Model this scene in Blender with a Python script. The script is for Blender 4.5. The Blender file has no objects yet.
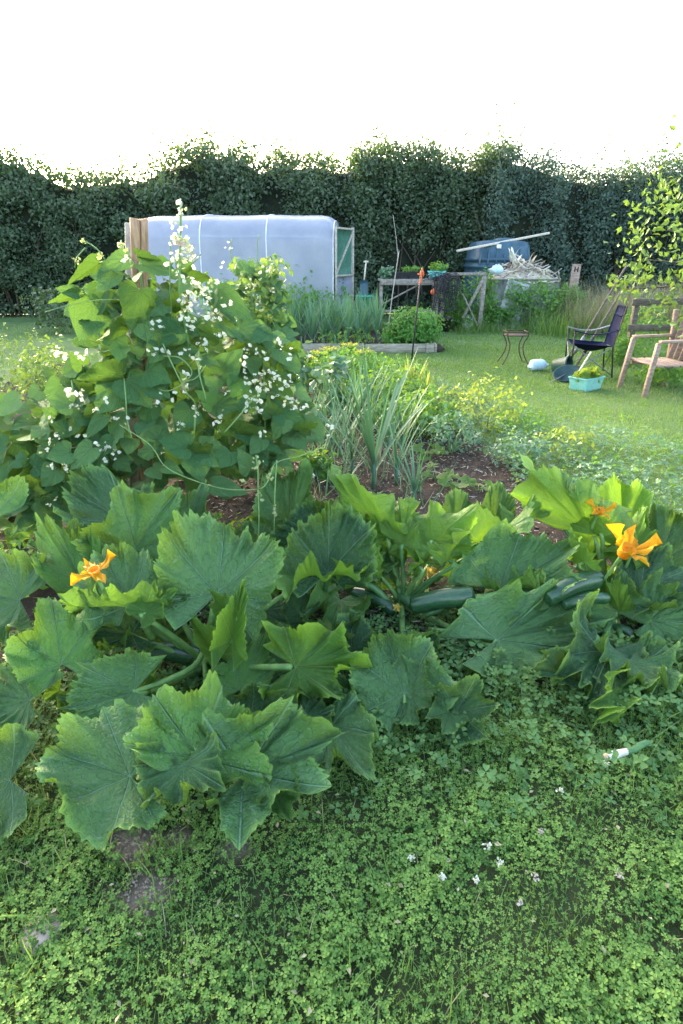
import bpy, math, random
import numpy as np
from mathutils import Vector, Matrix

SC = bpy.context.scene
COL = SC.collection
rng = np.random.default_rng(11)
random.seed(11)
R = math.radians

# ------------------------------------------------------------------ camera, sky, sun, exposure
FPX, PITCH, CAMH = 582.0, R(23.4), 1.5
cam_d = bpy.data.cameras.new('camera')
cam = bpy.data.objects.new('camera', cam_d)
COL.objects.link(cam)
cam.location = (0, 0, CAMH)
cam.rotation_euler = (R(90) - PITCH, 0, 0)
cam_d.sensor_fit = 'HORIZONTAL'
cam_d.sensor_width = 36.0
cam_d.lens = 36.0 * FPX / 683.0
cam_d.clip_start, cam_d.clip_end = 0.05, 2000
SC.camera = cam

SUN_EL, SUN_AZ = R(14.0), R(-34.0)          # azimuth from +y towards +x: the sun is low behind the hedge, to the left
world = bpy.data.worlds.new('World')
SC.world = world
world.use_nodes = True
wn, wl = world.node_tree.nodes, world.node_tree.links
wn.clear()
sky = wn.new('ShaderNodeTexSky')
sky.sky_type = 'NISHITA'
sky.sun_disc = False
sky.sun_elevation = SUN_EL
sky.sun_rotation = SUN_AZ
sky.air_density, sky.dust_density, sky.ozone_density = 0.9, 4.4, 0.5
bg = wn.new('ShaderNodeBackground')
bg.inputs['Strength'].default_value = 0.15
wo = wn.new('ShaderNodeOutputWorld')
wl.new(sky.outputs[0], bg.inputs[0])
wl.new(bg.outputs[0], wo.inputs[0])

sun_d = bpy.data.lights.new('sun', 'SUN')
sun_d.energy = 1.5
sun_d.angle = R(10.0)
sun_d.color = (1.0, 0.86, 0.62)
sun = bpy.data.objects.new('sun', sun_d)
COL.objects.link(sun)
sdir = Vector((math.sin(SUN_AZ) * math.cos(SUN_EL), math.cos(SUN_AZ) * math.cos(SUN_EL), math.sin(SUN_EL)))
sun.rotation_euler = sdir.to_track_quat('Z', 'Y').to_euler()
sun.location = (-8, 30, 20)

vs = SC.view_settings
vs.view_transform = 'Standard'
vs.look = 'None'
vs.gamma = 1.0
vs.use_curve_mapping = False
vs.exposure = 3.45
SC.render.engine = 'CYCLES'
cy = SC.cycles
cy.use_denoising = True
cy.max_bounces = 7
cy.diffuse_bounces = 3
cy.glossy_bounces = 2
cy.transmission_bounces = 4
cy.transparent_max_bounces = 8
cy.caustics_reflective = cy.caustics_refractive = False

# ------------------------------------------------------------------ helpers: pixels to points
CAM = np.array([0, 0, CAMH])
def ray(px, py):
    a, b = (px - 341.5) / FPX, (512 - py) / FPX
    return np.array([a, math.cos(PITCH) + b * math.sin(PITCH), -math.sin(PITCH) + b * math.cos(PITCH)])
def P(px, py, Y):
    d = ray(px, py)
    return CAM + d * (Y / d[1])
def G(px, py, z=0.0):
    d = ray(px, py)
    return CAM + d * ((z - CAMH) / d[2])
def pxm(pt):                                  # metres per pixel at a point
    pt = np.asarray(pt)
    return (pt[1] * math.cos(PITCH) + (CAMH - pt[2]) * math.sin(PITCH)) / FPX

# ------------------------------------------------------------------ helpers: meshes and objects
ORG = {}
def link(o, parent=None):
    COL.objects.link(o)
    if parent is not None:
        o.parent = parent
    return o
def tag(o, label=None, cat=None, group=None, kind=None):
    if label: o['label'] = label
    if cat: o['category'] = cat
    if group: o['group'] = group
    if kind: o['kind'] = kind
    return o
def root(name, loc, label, cat, group=None):
    o = bpy.data.objects.new(name, None)
    o.empty_display_size = 0.05
    o.location = tuple(loc)
    COL.objects.link(o)
    ORG[o.name] = np.array(loc, float)
    return tag(o, label, cat, group)
def rawmesh(name, V, Fs, mat=None, attrs=None, smooth=True):
    V = np.asarray(V, np.float32)
    me = bpy.data.meshes.new(name)
    li, st, tot, n = [], [], [], 0
    for A in Fs:
        A = np.asarray(A, np.int32)
        if A.size == 0: continue
        k = A.shape[1]
        li.append(A.ravel())
        st.append(np.arange(A.shape[0], dtype=np.int32) * k + n)
        tot.append(np.full(A.shape[0], k, np.int32))
        n += A.size
    li, st, tot = np.concatenate(li), np.concatenate(st), np.concatenate(tot)
    me.vertices.add(len(V)); me.vertices.foreach_set('co', V.ravel())
    me.loops.add(len(li)); me.loops.foreach_set('vertex_index', li)
    me.polygons.add(len(st)); me.polygons.foreach_set('loop_start', st); me.polygons.foreach_set('loop_total', tot)
    me.polygons.foreach_set('use_smooth', np.full(len(st), smooth, bool))
    for k, a in (attrs or {}).items():
        at = me.attributes.new(k, 'FLOAT', 'POINT')
        at.data.foreach_set('value', np.asarray(a, np.float32))
    me.update(calc_edges=True)
    if mat: me.materials.append(mat)
    return me
def mk(name, V, Fs, mat, parent=None, attrs=None, smooth=True, loc=None):
    """one mesh object from world-space vertices, under its thing's origin"""
    o3 = ORG[parent.name] if parent is not None else (np.array(loc, float) if loc is not None else np.zeros(3))
    o = bpy.data.objects.new(name, rawmesh(name, np.asarray(V) - o3, Fs, mat, attrs, smooth))
    link(o, parent)
    ORG[o.name] = o3
    if parent is None: o.location = tuple(o3)
    return o
def put(name, me, parent, M):
    """a part that shares mesh data, M = world matrix"""
    o = bpy.data.objects.new(name, me)
    link(o, parent)
    ORG[o.name] = ORG[parent.name]
    T = np.eye(4); T[:3, 3] = -ORG[parent.name]
    o.matrix_basis = Matrix((T @ M).tolist())
    return o

class MB:
    def __init__(s): s.V, s.F, s.T, s.n = [], {}, [], 0
    def add(s, V, Fs, tint=0.5):
        V = np.asarray(V, float)
        for A in Fs:
            A = np.asarray(A, int)
            if A.size: s.F.setdefault(A.shape[1], []).append(A + s.n)
        s.V.append(V); s.T.append(np.full(len(V), tint) if np.isscalar(tint) else tint); s.n += len(V)
        return s
    def build(s, name, mat, parent=None, smooth=True, loc=None):
        return mk(name, np.concatenate(s.V), [np.concatenate(a) for a in s.F.values()], mat, parent,
                  {'tint': np.concatenate(s.T)}, smooth, loc)

def spl(pts, k=6):
    p = np.asarray(pts, float)
    if len(p) == 2: return np.linspace(p[0], p[1], k)
    q = np.vstack([2 * p[0] - p[1], p, 2 * p[-1] - p[-2]])
    out = []
    for i in range(1, len(q) - 2):
        for t in np.linspace(0, 1, k, endpoint=False):
            a, b, c, d = q[i - 1], q[i], q[i + 1], q[i + 2]
            out.append(0.5 * (2 * b + (c - a) * t + (2 * a - 5 * b + 4 * c - d) * t * t + (3 * b - a - 3 * c + d) * t ** 3))
    return np.array(out + [p[-1]])
def tube(pts, r, n=6, cap=True):
    p = np.asarray(pts, float); m = len(p)
    r = np.interp(np.linspace(0, 1, m), np.linspace(0, 1, len(np.atleast_1d(r))), np.atleast_1d(r)) if np.ndim(r) else np.full(m, r)
    t = np.gradient(p, axis=0); t /= np.linalg.norm(t, axis=1)[:, None] + 1e-9
    ref = np.array([0, 0, 1.0]) if abs(t[:, 2]).mean() < 0.8 else np.array([1.0, 0, 0])
    a = np.cross(t, ref); a /= np.linalg.norm(a, axis=1)[:, None] + 1e-9
    b = np.cross(t, a)
    th = np.linspace(0, 2 * np.pi, n, endpoint=False)
    V = (p[:, None] + r[:, None, None] * (np.cos(th)[None, :, None] * a[:, None] + np.sin(th)[None, :, None] * b[:, None])).reshape(-1, 3)
    i = np.arange(m - 1)[:, None] * n; j = np.arange(n)[None]; j2 = (j + 1) % n
    Q = np.stack([i + j, i + j2, i + n + j2, i + n + j], -1).reshape(-1, 4)
    Fs = [Q]
    if cap: Fs.append(np.array([np.arange(n)[::-1], np.arange(n) + (m - 1) * n]))
    return V, Fs
def box(c, s, rz=0.0, bev=0.0, M=None):
    """bevelled box centred on c with full sizes s"""
    h = np.array(s, float) / 2
    b = min(bev, h.min() * 0.9)
    if b <= 0:
        V = np.array([[x, y, z] for x in (-1, 1) for y in (-1, 1) for z in (-1, 1)], float) * h
        Fs = [np.array([[0, 1, 3, 2], [4, 6, 7, 5], [0, 4, 5, 1], [2, 3, 7, 6], [0, 2, 6, 4], [1, 5, 7, 3]])]
    else:
        V, F4, F3, idx = [], [], [], {}
        for x in (-1, 1):
            for y in (-1, 1):
                for z in (-1, 1):
                    for ax in range(3):
                        v = np.array([x, y, z]) * (h - b); v[ax] = (x, y, z)[ax] * h[ax]
                        idx[(x, y, z, ax)] = len(V); V.append(v)
        V = np.array(V)
        for ax in range(3):
            u, w = [(1, 2), (2, 0), (0, 1)][ax]
            for s_ in (-1, 1):
                q = []
                for cu, cw in ((-1, -1), (1, -1), (1, 1), (-1, 1)):
                    k = [0, 0, 0]; k[ax] = s_; k[u] = cu; k[w] = cw; q.append(idx[(*k, ax)])
                F4.append(q if s_ > 0 else q[::-1])
            for cu in (-1, 1):
                for cw in (-1, 1):
                    k0 = [0, 0, 0]; k1 = [0, 0, 0]; k0[u] = k1[u] = cu; k0[w] = k1[w] = cw; k0[ax] = -1; k1[ax] = 1
                    q = [idx[(*k0, u)], idx[(*k1, u)], idx[(*k1, w)], idx[(*k0, w)]]
                    F4.append(q if cu * cw < 0 else q[::-1])
        for x in (-1, 1):
            for y in (-1, 1):
                for z in (-1, 1):
                    q = [idx[(x, y, z, a)] for a in range(3)]
                    F3.append(q if x * y * z > 0 else q[::-1])
        Fs = [np.array(F4), np.array(F3)]
    if M is not None: V = V @ np.asarray(M).T
    if rz:
        cz, sz = math.cos(rz), math.sin(rz)
        V = V @ np.array([[cz, sz, 0], [-sz, cz, 0], [0, 0, 1]])
    return V + np.asarray(c, float), Fs
def beam(a, b, w, t, bev=0.004):
    """rectangular bar from a to b"""
    a, b = np.asarray(a, float), np.asarray(b, float)
    d = b - a; L = np.linalg.norm(d); d /= L
    ref = np.array([0, 0, 1.0]) if abs(d[2]) < 0.9 else np.array([0, 1.0, 0])
    s = np.cross(ref, d); s /= np.linalg.norm(s); n = np.cross(d, s)
    return box((a + b) / 2, (L, w, t), bev=bev, M=np.column_stack([d, s, n]))
def lathe(prof, n=16, c=(0, 0, 0), M=None, wob=0.0):
    prof = np.asarray(prof, float); m = len(prof)
    th = np.linspace(0, 2 * np.pi, n, endpoint=False)
    V = np.stack([prof[:, None, 0] * np.cos(th), prof[:, None, 0] * np.sin(th), np.repeat(prof[:, 1:2], n, 1)], -1).reshape(-1, 3)
    if wob: V = V * (1 + wob * rng.normal(size=(len(V), 1)))
    i = np.arange(m - 1)[:, None] * n; j = np.arange(n)[None]; j2 = (j + 1) % n
    Q = np.stack([i + j, i + j2, i + n + j2, i + n + j], -1).reshape(-1, 4)
    if M is not None: V = V @ np.asarray(M).T
    return V + np.asarray(c, float), [Q]
def sheet(fn, nu, nv, thick=0.0):
    u, v = np.meshgrid(np.linspace(0, 1, nu), np.linspace(0, 1, nv), indexing='ij')
    V = fn(u.ravel(), v.ravel())
    i = np.arange(nu - 1)[:, None] * nv; j = np.arange(nv - 1)[None]
    Q = np.stack([i + j, i + nv + j, i + nv + j + 1, i + j + 1], -1).reshape(-1, 4)
    if thick:
        n = len(V)
        e1 = np.array([fn(np.clip(u.ravel() + 1e-3, 0, 1), v.ravel()) - fn(np.clip(u.ravel() - 1e-3, 0, 1), v.ravel())])[0]
        e2 = np.array([fn(u.ravel(), np.clip(v.ravel() + 1e-3, 0, 1)) - fn(u.ravel(), np.clip(v.ravel() - 1e-3, 0, 1))])[0]
        nn = np.cross(e1, e2); nn /= np.linalg.norm(nn, axis=1)[:, None] + 1e-12
        V = np.vstack([V + nn * thick / 2, V - nn * thick / 2])
        rim = np.concatenate([np.arange(nv), np.arange(1, nu) * nv + nv - 1, (nu - 1) * nv + np.arange(nv - 1)[::-1], np.arange(1, nu - 1)[::-1] * nv])
        r2 = np.roll(rim, -1)
        Q = np.vstack([Q, Q[:, ::-1] + n, np.stack([rim, rim + n, r2 + n, r2], -1)])
    return V, [Q]
def frame(u, n):
    u = np.asarray(u, float); u = u / (np.linalg.norm(u) + 1e-12)
    n = np.asarray(n, float); n = n - u * (n @ u); n = n / (np.linalg.norm(n) + 1e-12)
    return u, np.cross(n, u), n
def mat4(b, u, v, n, su, sv, sn):
    M = np.eye(4); M[:3, 0] = u * su; M[:3, 1] = v * sv; M[:3, 2] = n * sn; M[:3, 3] = b
    return M
def rotmats(N, tilt, az=None):
    """random rotations: spin about z, then lean by tilt (radians) towards az"""
    sp = rng.uniform(0, 2 * np.pi, N); az = rng.uniform(0, 2 * np.pi, N) if az is None else az
    c, s = np.cos(sp), np.sin(sp)
    Z = np.zeros((N, 3, 3)); Z[:, 0, 0] = c; Z[:, 0, 1] = -s; Z[:, 1, 0] = s; Z[:, 1, 1] = c; Z[:, 2, 2] = 1
    k = np.stack([-np.sin(az), np.cos(az), np.zeros(N)], -1)
    K = np.zeros((N, 3, 3)); K[:, 0, 1] = -k[:, 2]; K[:, 0, 2] = k[:, 1]; K[:, 1, 0] = k[:, 2]; K[:, 1, 2] = -k[:, 0]; K[:, 2, 0] = -k[:, 1]; K[:, 2, 1] = k[:, 0]
    st, ct = np.sin(tilt)[:, None, None], np.cos(tilt)[:, None, None]
    return (np.eye(3) + st * K + (1 - ct) * (K @ K)) @ Z
def scatter(name, tV, tF, pos, rot, sc, tint, mat, parent=None, loc=None, smooth=False, noobj=False):
    """many copies of a small shape joined into one mesh"""
    tV = np.asarray(tV, float); N = len(pos)
    sc = np.asarray(sc, float); sc = sc[:, None] if sc.ndim == 1 else sc
    V = np.einsum('nij,nkj->nki', rot, tV[None] * sc[:, None, :]) + np.asarray(pos)[:, None, :]
    Fs = []
    for A in tF:
        A = np.asarray(A, int)
        Fs.append((A[None] + (np.arange(N) * len(tV))[:, None, None]).reshape(-1, A.shape[1]))
    T = np.repeat(tint, len(tV))
    if noobj: return V.reshape(-1, 3), Fs, T
    return mk(name, V.reshape(-1, 3), Fs, mat, parent, {'tint': T}, smooth, loc)
_sn = {}
def sn(x, y, seed=0, oct=4, f0=1.0):
    """smooth noise in about -1..1"""
    r = np.random.default_rng(seed + 1000); o = 0; a = 1.0; tot = 0
    for k in range(oct):
        for _ in range(3):
            th, ph = r.uniform(0, 2 * np.pi, 2); f = f0 * 2 ** k * r.uniform(0.7, 1.4)
            o = o + a * np.sin(f * (x * math.cos(th) + y * math.sin(th)) * 2 * np.pi + ph)
        tot += a * 1.7; a *= 0.55
    return o / tot

# ------------------------------------------------------------------ materials
def nt(name):
    m = bpy.data.materials.new(name); m.use_nodes = True
    t = m.node_tree; t.nodes.clear()
    return m, t.nodes, t.links
def mix(N, L, fac, a, b, mode='MIX'):
    m = N.new('ShaderNodeMix'); m.data_type = 'RGBA'; m.blend_type = mode
    for sock, v in ((m.inputs[0], fac), (m.inputs[6], a), (m.inputs[7], b)):
        if hasattr(v, 'is_output'): L.new(v, sock)
        elif isinstance(v, (int, float)): sock.default_value = v
        else: sock.default_value = (*v, 1.0)[:4]
    return m.outputs[2]
def mth(N, L, op, a, b=0.0, clamp=False):
    m = N.new('ShaderNodeMath'); m.operation = op; m.use_clamp = clamp
    for i, v in enumerate((a, b)):
        if hasattr(v, 'is_output'): L.new(v, m.inputs[i])
        else: m.inputs[i].default_value = v
    return m.outputs[0]
def rampf(N, L, v, lo, hi):
    m = N.new('ShaderNodeMapRange'); m.interpolation_type = 'SMOOTHSTEP'
    L.new(v, m.inputs[0]); m.inputs[1].default_value = lo; m.inputs[2].default_value = hi
    return m.outputs[0]
def noise(N, L, scale, detail=4, rough=0.6, coord='Object', stretch=None):
    tc = N.new('ShaderNodeTexCoord'); n = N.new('ShaderNodeTexNoise')
    n.inputs['Scale'].default_value = scale; n.inputs['Detail'].default_value = detail; n.inputs['Roughness'].default_value = rough
    if stretch:
        mp = N.new('ShaderNodeMapping'); mp.inputs['Scale'].default_value = stretch
        L.new(tc.outputs[coord], mp.inputs[0]); L.new(mp.outputs[0], n.inputs['Vector'])
    else: L.new(tc.outputs[coord], n.inputs['Vector'])
    return n.outputs[0]
def attr(N, name):
    a = N.new('ShaderNodeAttribute'); a.attribute_name = name
    return a.outputs['Fac']
def bump(N, L, h, strength, dist=0.01):
    b = N.new('ShaderNodeBump'); b.inputs['Strength'].default_value = strength; b.inputs['Distance'].default_value = dist
    L.new(h, b.inputs['Height'])
    return b.outputs[0]
def surf(name, a, b, rough=0.7, scale=8, stretch=None, bmp=0.3, bd=0.005, metal=0.0, spec=0.4, lo=0.35, hi=0.65, fine=None, dirt=None):
    """two-colour noise with a fine second layer, optional grime"""
    m, N, L = nt(name)
    n1 = noise(N, L, scale, 6, 0.65, stretch=stretch)
    c = mix(N, L, rampf(N, L, n1, lo, hi), a, b)
    n2 = noise(N, L, (fine or scale * 6), 4, 0.7, stretch=stretch)
    c = mix(N, L, 0.5, c, mix(N, L, n2, (0.25, 0.25, 0.25), (0.75, 0.75, 0.75)), 'OVERLAY')
    if dirt: c = mix(N, L, mth(N, L, 'MULTIPLY', rampf(N, L, noise(N, L, scale * 0.6, 5, 0.7), 0.5, 0.75), 0.7), c, dirt)
    p = N.new('ShaderNodeBsdfPrincipled'); o = N.new('ShaderNodeOutputMaterial')
    L.new(c, p.inputs['Base Color']); p.inputs['Metallic'].default_value = metal
    p.inputs['Specular IOR Level'].default_value = spec
    L.new(mth(N, L, 'ADD', mth(N, L, 'MULTIPLY', n2, 0.3), rough - 0.15, True), p.inputs['Roughness'])
    L.new(bump(N, L, mth(N, L, 'ADD', n1, mth(N, L, 'MULTIPLY', n2, 0.5)), bmp, bd), p.inputs['Normal'])
    L.new(p.outputs[0], o.inputs[0])
    return m
def leafmat(name, a, b, under, trans, tf=0.38, var='obj', vein=None, vs_=7.0, mottle=None, rough=0.5, spec=0.35, nscale=14, edge=None, fresh=None):
    """a..b = range of leaf colour from plant to plant; under = back face; veins from the rr / tv attributes"""
    m, N, L = nt(name)
    if var == 'obj':
        oi = N.new('ShaderNodeObjectInfo'); v = oi.outputs['Random']
    else: v = attr(N, 'tint')
    nz = noise(N, L, nscale, 4, 0.6)
    vv = mth(N, L, 'ADD', mth(N, L, 'MULTIPLY', v, 0.7), mth(N, L, 'MULTIPLY', nz, 0.5), False)
    top = mix(N, L, rampf(N, L, vv, 0.15, 1.0), a, b)
    if fresh: top = mix(N, L, rampf(N, L, v, fresh[1], 1.0), top, fresh[0])
    hgt = nz
    und = mix(N, L, mth(N, L, 'MULTIPLY', nz, 0.6), under, tuple(0.6 * x for x in under))
    if vein:
        rr, tv = attr(N, 'rr'), attr(N, 'tv')
        main = rampf(N, L, mth(N, L, 'MULTIPLY', tv, mth(N, L, 'ADD', rr, 0.25)), 0.065, 0.012)
        fr = mth(N, L, 'FRACT', mth(N, L, 'SUBTRACT', mth(N, L, 'MULTIPLY', rr, vs_), mth(N, L, 'MULTIPLY', tv, 1.6)))
        tri = mth(N, L, 'ABSOLUTE', mth(N, L, 'SUBTRACT', fr, 0.5))
        sec = mth(N, L, 'MULTIPLY', rampf(N, L, tri, 0.09, 0.0), 0.45)
        ve = mth(N, L, 'MAXIMUM', main, sec)
        if mottle:
            n2 = noise(N, L, 30, 5, 0.7)
            mk_ = mth(N, L, 'MULTIPLY', rampf(N, L, n2, 0.47, 0.66), rampf(N, L, tri, 0.42, 0.1))
            mk_ = mth(N, L, 'MULTIPLY', mk_, rampf(N, L, tv, 0.95, 0.35))
            top = mix(N, L, mth(N, L, 'MULTIPLY', mk_, 0.5), top, mottle)
        top = mix(N, L, mth(N, L, 'MULTIPLY', ve, 0.8), top, vein)
        und = mix(N, L, mth(N, L, 'MULTIPLY', ve, 0.7), und, tuple(min(1, 1.35 * x) for x in under))
        if edge: top = mix(N, L, mth(N, L, 'MULTIPLY', rampf(N, L, mth(N, L, 'ADD', rr, mth(N, L, 'MULTIPLY', nz, 0.12)), 0.93, 1.06), 0.85), top, edge)
        hgt = mth(N, L, 'ADD', mth(N, L, 'MULTIPLY', nz, 0.6), mth(N, L, 'MULTIPLY', mth(N, L, 'MAXIMUM', main, mth(N, L, 'MULTIPLY', sec, 1.2)), -1.0))
    geo = N.new('ShaderNodeNewGeometry')
    col = mix(N, L, geo.outputs['Backfacing'], top, und)
    p = N.new('ShaderNodeBsdfPrincipled'); o = N.new('ShaderNodeOutputMaterial'); ms = N.new('ShaderNodeMixShader'); tr = N.new('ShaderNodeBsdfTranslucent')
    L.new(col, p.inputs['Base Color']); p.inputs['Roughness'].default_value = rough; p.inputs['Specular IOR Level'].default_value = spec
    if vein:
        hgt = mth(N, L, 'ADD', hgt, mth(N, L, 'MULTIPLY', noise(N, L, 26, 3, 0.55), 1.3)); bn = bump(N, L, hgt, 0.8, 0.010); L.new(bn, p.inputs['Normal'])
    tc_ = mix(N, L, mth(N, L, 'MULTIPLY', v, 0.8), trans, tuple(0.65 * x for x in trans))
    L.new(tc_, tr.inputs['Color'])
    ms.inputs[0].default_value = tf
    L.new(p.outputs[0], ms.inputs[1]); L.new(tr.outputs[0], ms.inputs[2]); L.new(ms.outputs[0], o.inputs[0])
    return m

M = {}
M['courgette_leaf'] = leafmat('courgette_leaf', (.024, .074, .026), (.085, .190, .058), (.12, .22, .045), (.18, .34, .03), 0.19, vein=(.17, .30, .17), vs_=6.0,
                              mottle=(.22, .32, .24), rough=0.46, spec=0.30, edge=(.16, .30, .08), fresh=((.09, .22, .04), .8))
M['courgette_light'] = leafmat('courgette_light', (.075, .18, .035), (.10, .22, .04), (.13, .26, .04), (.22, .42, .03), 0.40, vein=(.24, .38, .14), vs_=6.0,
                               rough=0.5, edge=(.22, .38, .08))
M['bean_leaf'] = leafmat('bean_leaf', (.052, .145, .054), (.135, .255, .090), (.10, .19, .045), (.14, .28, .03), 0.20, vein=(.15, .28, .12), vs_=5.0, rough=0.72, spec=0.12, fresh=((.11, .24, .05), .84))
M['far_leaf'] = leafmat('far_leaf', (.05, .15, .045), (.11, .25, .05), (.12, .25, .05), (.28, .5, .03), 0.38, var='attr', rough=0.6)
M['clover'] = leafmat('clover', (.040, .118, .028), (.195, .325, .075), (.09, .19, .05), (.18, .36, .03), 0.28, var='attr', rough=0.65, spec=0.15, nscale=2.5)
M['weed'] = leafmat('weed', (.045, .115, .042), (.13, .24, .075), (.09, .19, .06), (.18, .36, .03), 0.28, var='attr', rough=0.65, spec=0.18, nscale=3)
M['grass'] = leafmat('grass', (.07, .145, .045), (.16, .245, .080), (.10, .20, .05), (.26, .44, .04), 0.36, var='attr', rough=0.6, nscale=0.9)
M['drygrass'] = leafmat('drygrass', (.20, .20, .11), (.42, .36, .24), (.22, .22, .12), (.4, .36, .14), 0.3, var='attr', rough=0.7, nscale=2)
M['leek'] = leafmat('leek', (.075, .17, .105), (.16, .28, .18), (.10, .22, .12), (.16, .34, .10), 0.25, var='attr', rough=0.5, spec=0.25, nscale=3)
M['hedge'] = leafmat('hedge', (.024, .052, .028), (.095, .140, .075), (.05, .10, .045), (.14, .26, .03), 0.25, var='attr', rough=0.5, spec=0.45, nscale=0.9)
M['willow'] = leafmat('willow', (.030, .065, .050), (.095, .145, .112), (.08, .13, .09), (.14, .24, .06), 0.25, var='attr', rough=0.55, nscale=0.8)
M['tree_leaf'] = leafmat('tree_leaf', (.05, .125, .032), (.16, .26, .055), (.13, .22, .05), (.22, .34, .04), 0.32, var='attr', rough=0.55, nscale=2)
M['sun_tint_leaf'] = leafmat('sun_tint_leaf', (.10, .20, .04), (.25, .34, .065), (.17, .27, .06), (.38, .46, .06), 0.42, var='attr', rough=0.55, nscale=2)  # sunlight put into the colour: brighter and yellower than the other leaves
M['blue_leaf'] = leafmat('blue_leaf', (.06, .155, .085), (.145, .25, .15), (.12, .22, .15), (.18, .34, .1), 0.25, var='attr', rough=0.5, nscale=3)
M['feather'] = leafmat('feather', (.05, .16, .03), (.10, .26, .045), (.1, .22, .05), (.24, .48, .03), 0.35, var='attr', rough=0.6, nscale=3)
M['umbel'] = leafmat('umbel', (.38, .38, .03), (.52, .50, .06), (.3, .32, .04), (.6, .55, .04), 0.35, var='attr', rough=0.6)
M['stem'] = surf('stem', (.11, .22, .06), (.17, .30, .08), 0.5, 30, bmp=0.2, bd=0.002)
M['dark_stem'] = surf('dark_stem', (.05, .13, .04), (.09, .20, .06), 0.45, 30, bmp=0.25, bd=0.002)
M['vine'] = surf('vine', (.12, .22, .06), (.20, .30, .10), 0.55, 40, bmp=0.1)
M['fruit'] = surf('fruit', (.012, .045, .018), (.028, .085, .030), 0.3, 18, (1, 6, 6), 0.12, 0.002, spec=0.55)
M['petal_orange'] = leafmat('petal_orange', (.88, .38, .010), (.95, .50, .015), (.80, .40, .02), (.95, .48, .01), 0.35, vein=(.85, .28, .006), vs_=3, rough=0.55)
M['petal_yellow'] = leafmat('petal_yellow', (.72, .55, .10), (.8, .62, .2), (.6, .5, .15), (.8, .6, .1), 0.3, rough=0.6)
M['petal_white'] = leafmat('petal_white', (.72, .70, .54), (.84, .81, .70), (.7, .72, .6), (.8, .8, .65), 0.3, var='attr', rough=0.6, nscale=30)
M['petal_pink'] = leafmat('petal_pink', (.70, .50, .46), (.78, .68, .62), (.6, .5, .45), (.7, .6, .5), 0.3, var='attr', rough=0.6)
M['bract'] = leafmat('bract', (.42, .50, .22), (.62, .62, .34), (.4, .45, .2), (.5, .55, .2), 0.3, var='attr', rough=0.6)
M['withered'] = surf('withered', (.45, .32, .18), (.62, .50, .34), 0.85, 60, bmp=0.5)
M['post'] = surf('post', (.26, .14, .075), (.44, .27, .15), 0.8, 9, (6, 6, .6), 0.6, 0.004, dirt=(.17, .12, .09))
M['oldwood'] = surf('oldwood', (.15, .13, .11), (.29, .26, .22), 0.85, 7, (3, 3, 3), 0.5, 0.004, dirt=(.09, .085, .06))
M['greywood'] = surf('greywood', (.26, .23, .19), (.42, .38, .32), 0.85, 7, (3, 3, 3), 0.5, 0.004, dirt=(.14, .13, .10))
M['palewood'] = surf('palewood', (.42, .36, .28), (.62, .56, .46), 0.8, 10, (1, 6, 6), 0.4, 0.003)
M['redwood'] = surf('redwood', (.20, .13, .10), (.32, .235, .185), 0.75, 8, (1, 5, 5), 0.4, 0.003, dirt=(.25, .2, .17))
M['board'] = surf('board', (.20, .18, .13), (.34, .30, .24), 0.9, 5, (1, 4, 6), 0.6, 0.005, dirt=(.09, .12, .05))
M['bark'] = surf('bark', (.06, .045, .03), (.13, .10, .07), 0.9, 12, (5, 5, 1), 0.8, 0.01)
M['blackplastic'] = surf('blackplastic', (.010, .011, .013), (.022, .023, .025), 0.5, 20, bmp=0.1)
M['tank'] = surf('tank', (.020, .058, .088), (.040, .095, .130), 0.45, 4, bmp=0.08, dirt=(.10, .11, .10))
M['teal'] = surf('teal', (.16, .42, .38), (.24, .52, .46), 0.5, 8, bmp=0.08, dirt=(.20, .28, .22))
M['darkteal'] = surf('darkteal', (.008, .035, .034), (.018, .06, .055), 0.4, 8, bmp=0.08, dirt=(.05, .06, .05))
M['turq'] = surf('turq', (.10, .46, .48), (.16, .58, .58), 0.5, 10, bmp=0.08)
M['greenplastic'] = surf('greenplastic', (.01, .22, .15), (.02, .30, .20), 0.45, 10, bmp=0.08)
M['bluepale'] = surf('bluepale', (.38, .52, .62), (.55, .66, .72), 0.5, 12, bmp=0.3, bd=0.01)
M['whiteplastic'] = surf('whiteplastic', (.62, .64, .62), (.78, .78, .74), 0.5, 10, bmp=0.2, dirt=(.4, .4, .33))
M['rust'] = surf('rust', (.05, .032, .025), (.11, .065, .045), 0.75, 30, bmp=0.4, metal=0.3)
M['iron'] = surf('iron', (.015, .015, .017), (.035, .032, .03), 0.6, 30, bmp=0.3)
M['steel'] = surf('steel', (.16, .16, .17), (.28, .28, .29), 0.4, 30, bmp=0.1, metal=0.7)
M['fabric'] = surf('fabric', (.009, .011, .034), (.018, .022, .056), 0.95, 220, bmp=0.3, bd=0.001, spec=.06, fine=500)
M['lettuce'] = leafmat('lettuce', (.16, .30, .04), (.28, .40, .06), (.2, .32, .05), (.4, .52, .05), 0.35, vein=(.36, .46, .14), rough=.5)
M['darkwood'] = surf('darkwood', (.07, .055, .045), (.15, .125, .10), 0.85, 8, (1, 5, 5), 0.4, 0.003)
M['greyfabric'] = surf('greyfabric', (.16, .17, .19), (.26, .27, .29), 0.85, 220, bmp=0.3, bd=0.001)
M['orange'] = surf('orange', (.62, .12, .045), (.75, .20, .08), 0.8, 40, bmp=0.4)
M['greysheet'] = surf('greysheet', (.20, .22, .22), (.36, .37, .36), 0.6, 3, bmp=0.3, dirt=(.14, .15, .12))
M['brick'] = surf('brick', (.26, .17, .13), (.42, .30, .24), 0.9, 12, bmp=0.6, dirt=(.3, .29, .25))
M['stone'] = surf('stone', (.30, .23, .18), (.40, .32, .26), 0.8, 14, bmp=0.4)
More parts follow.
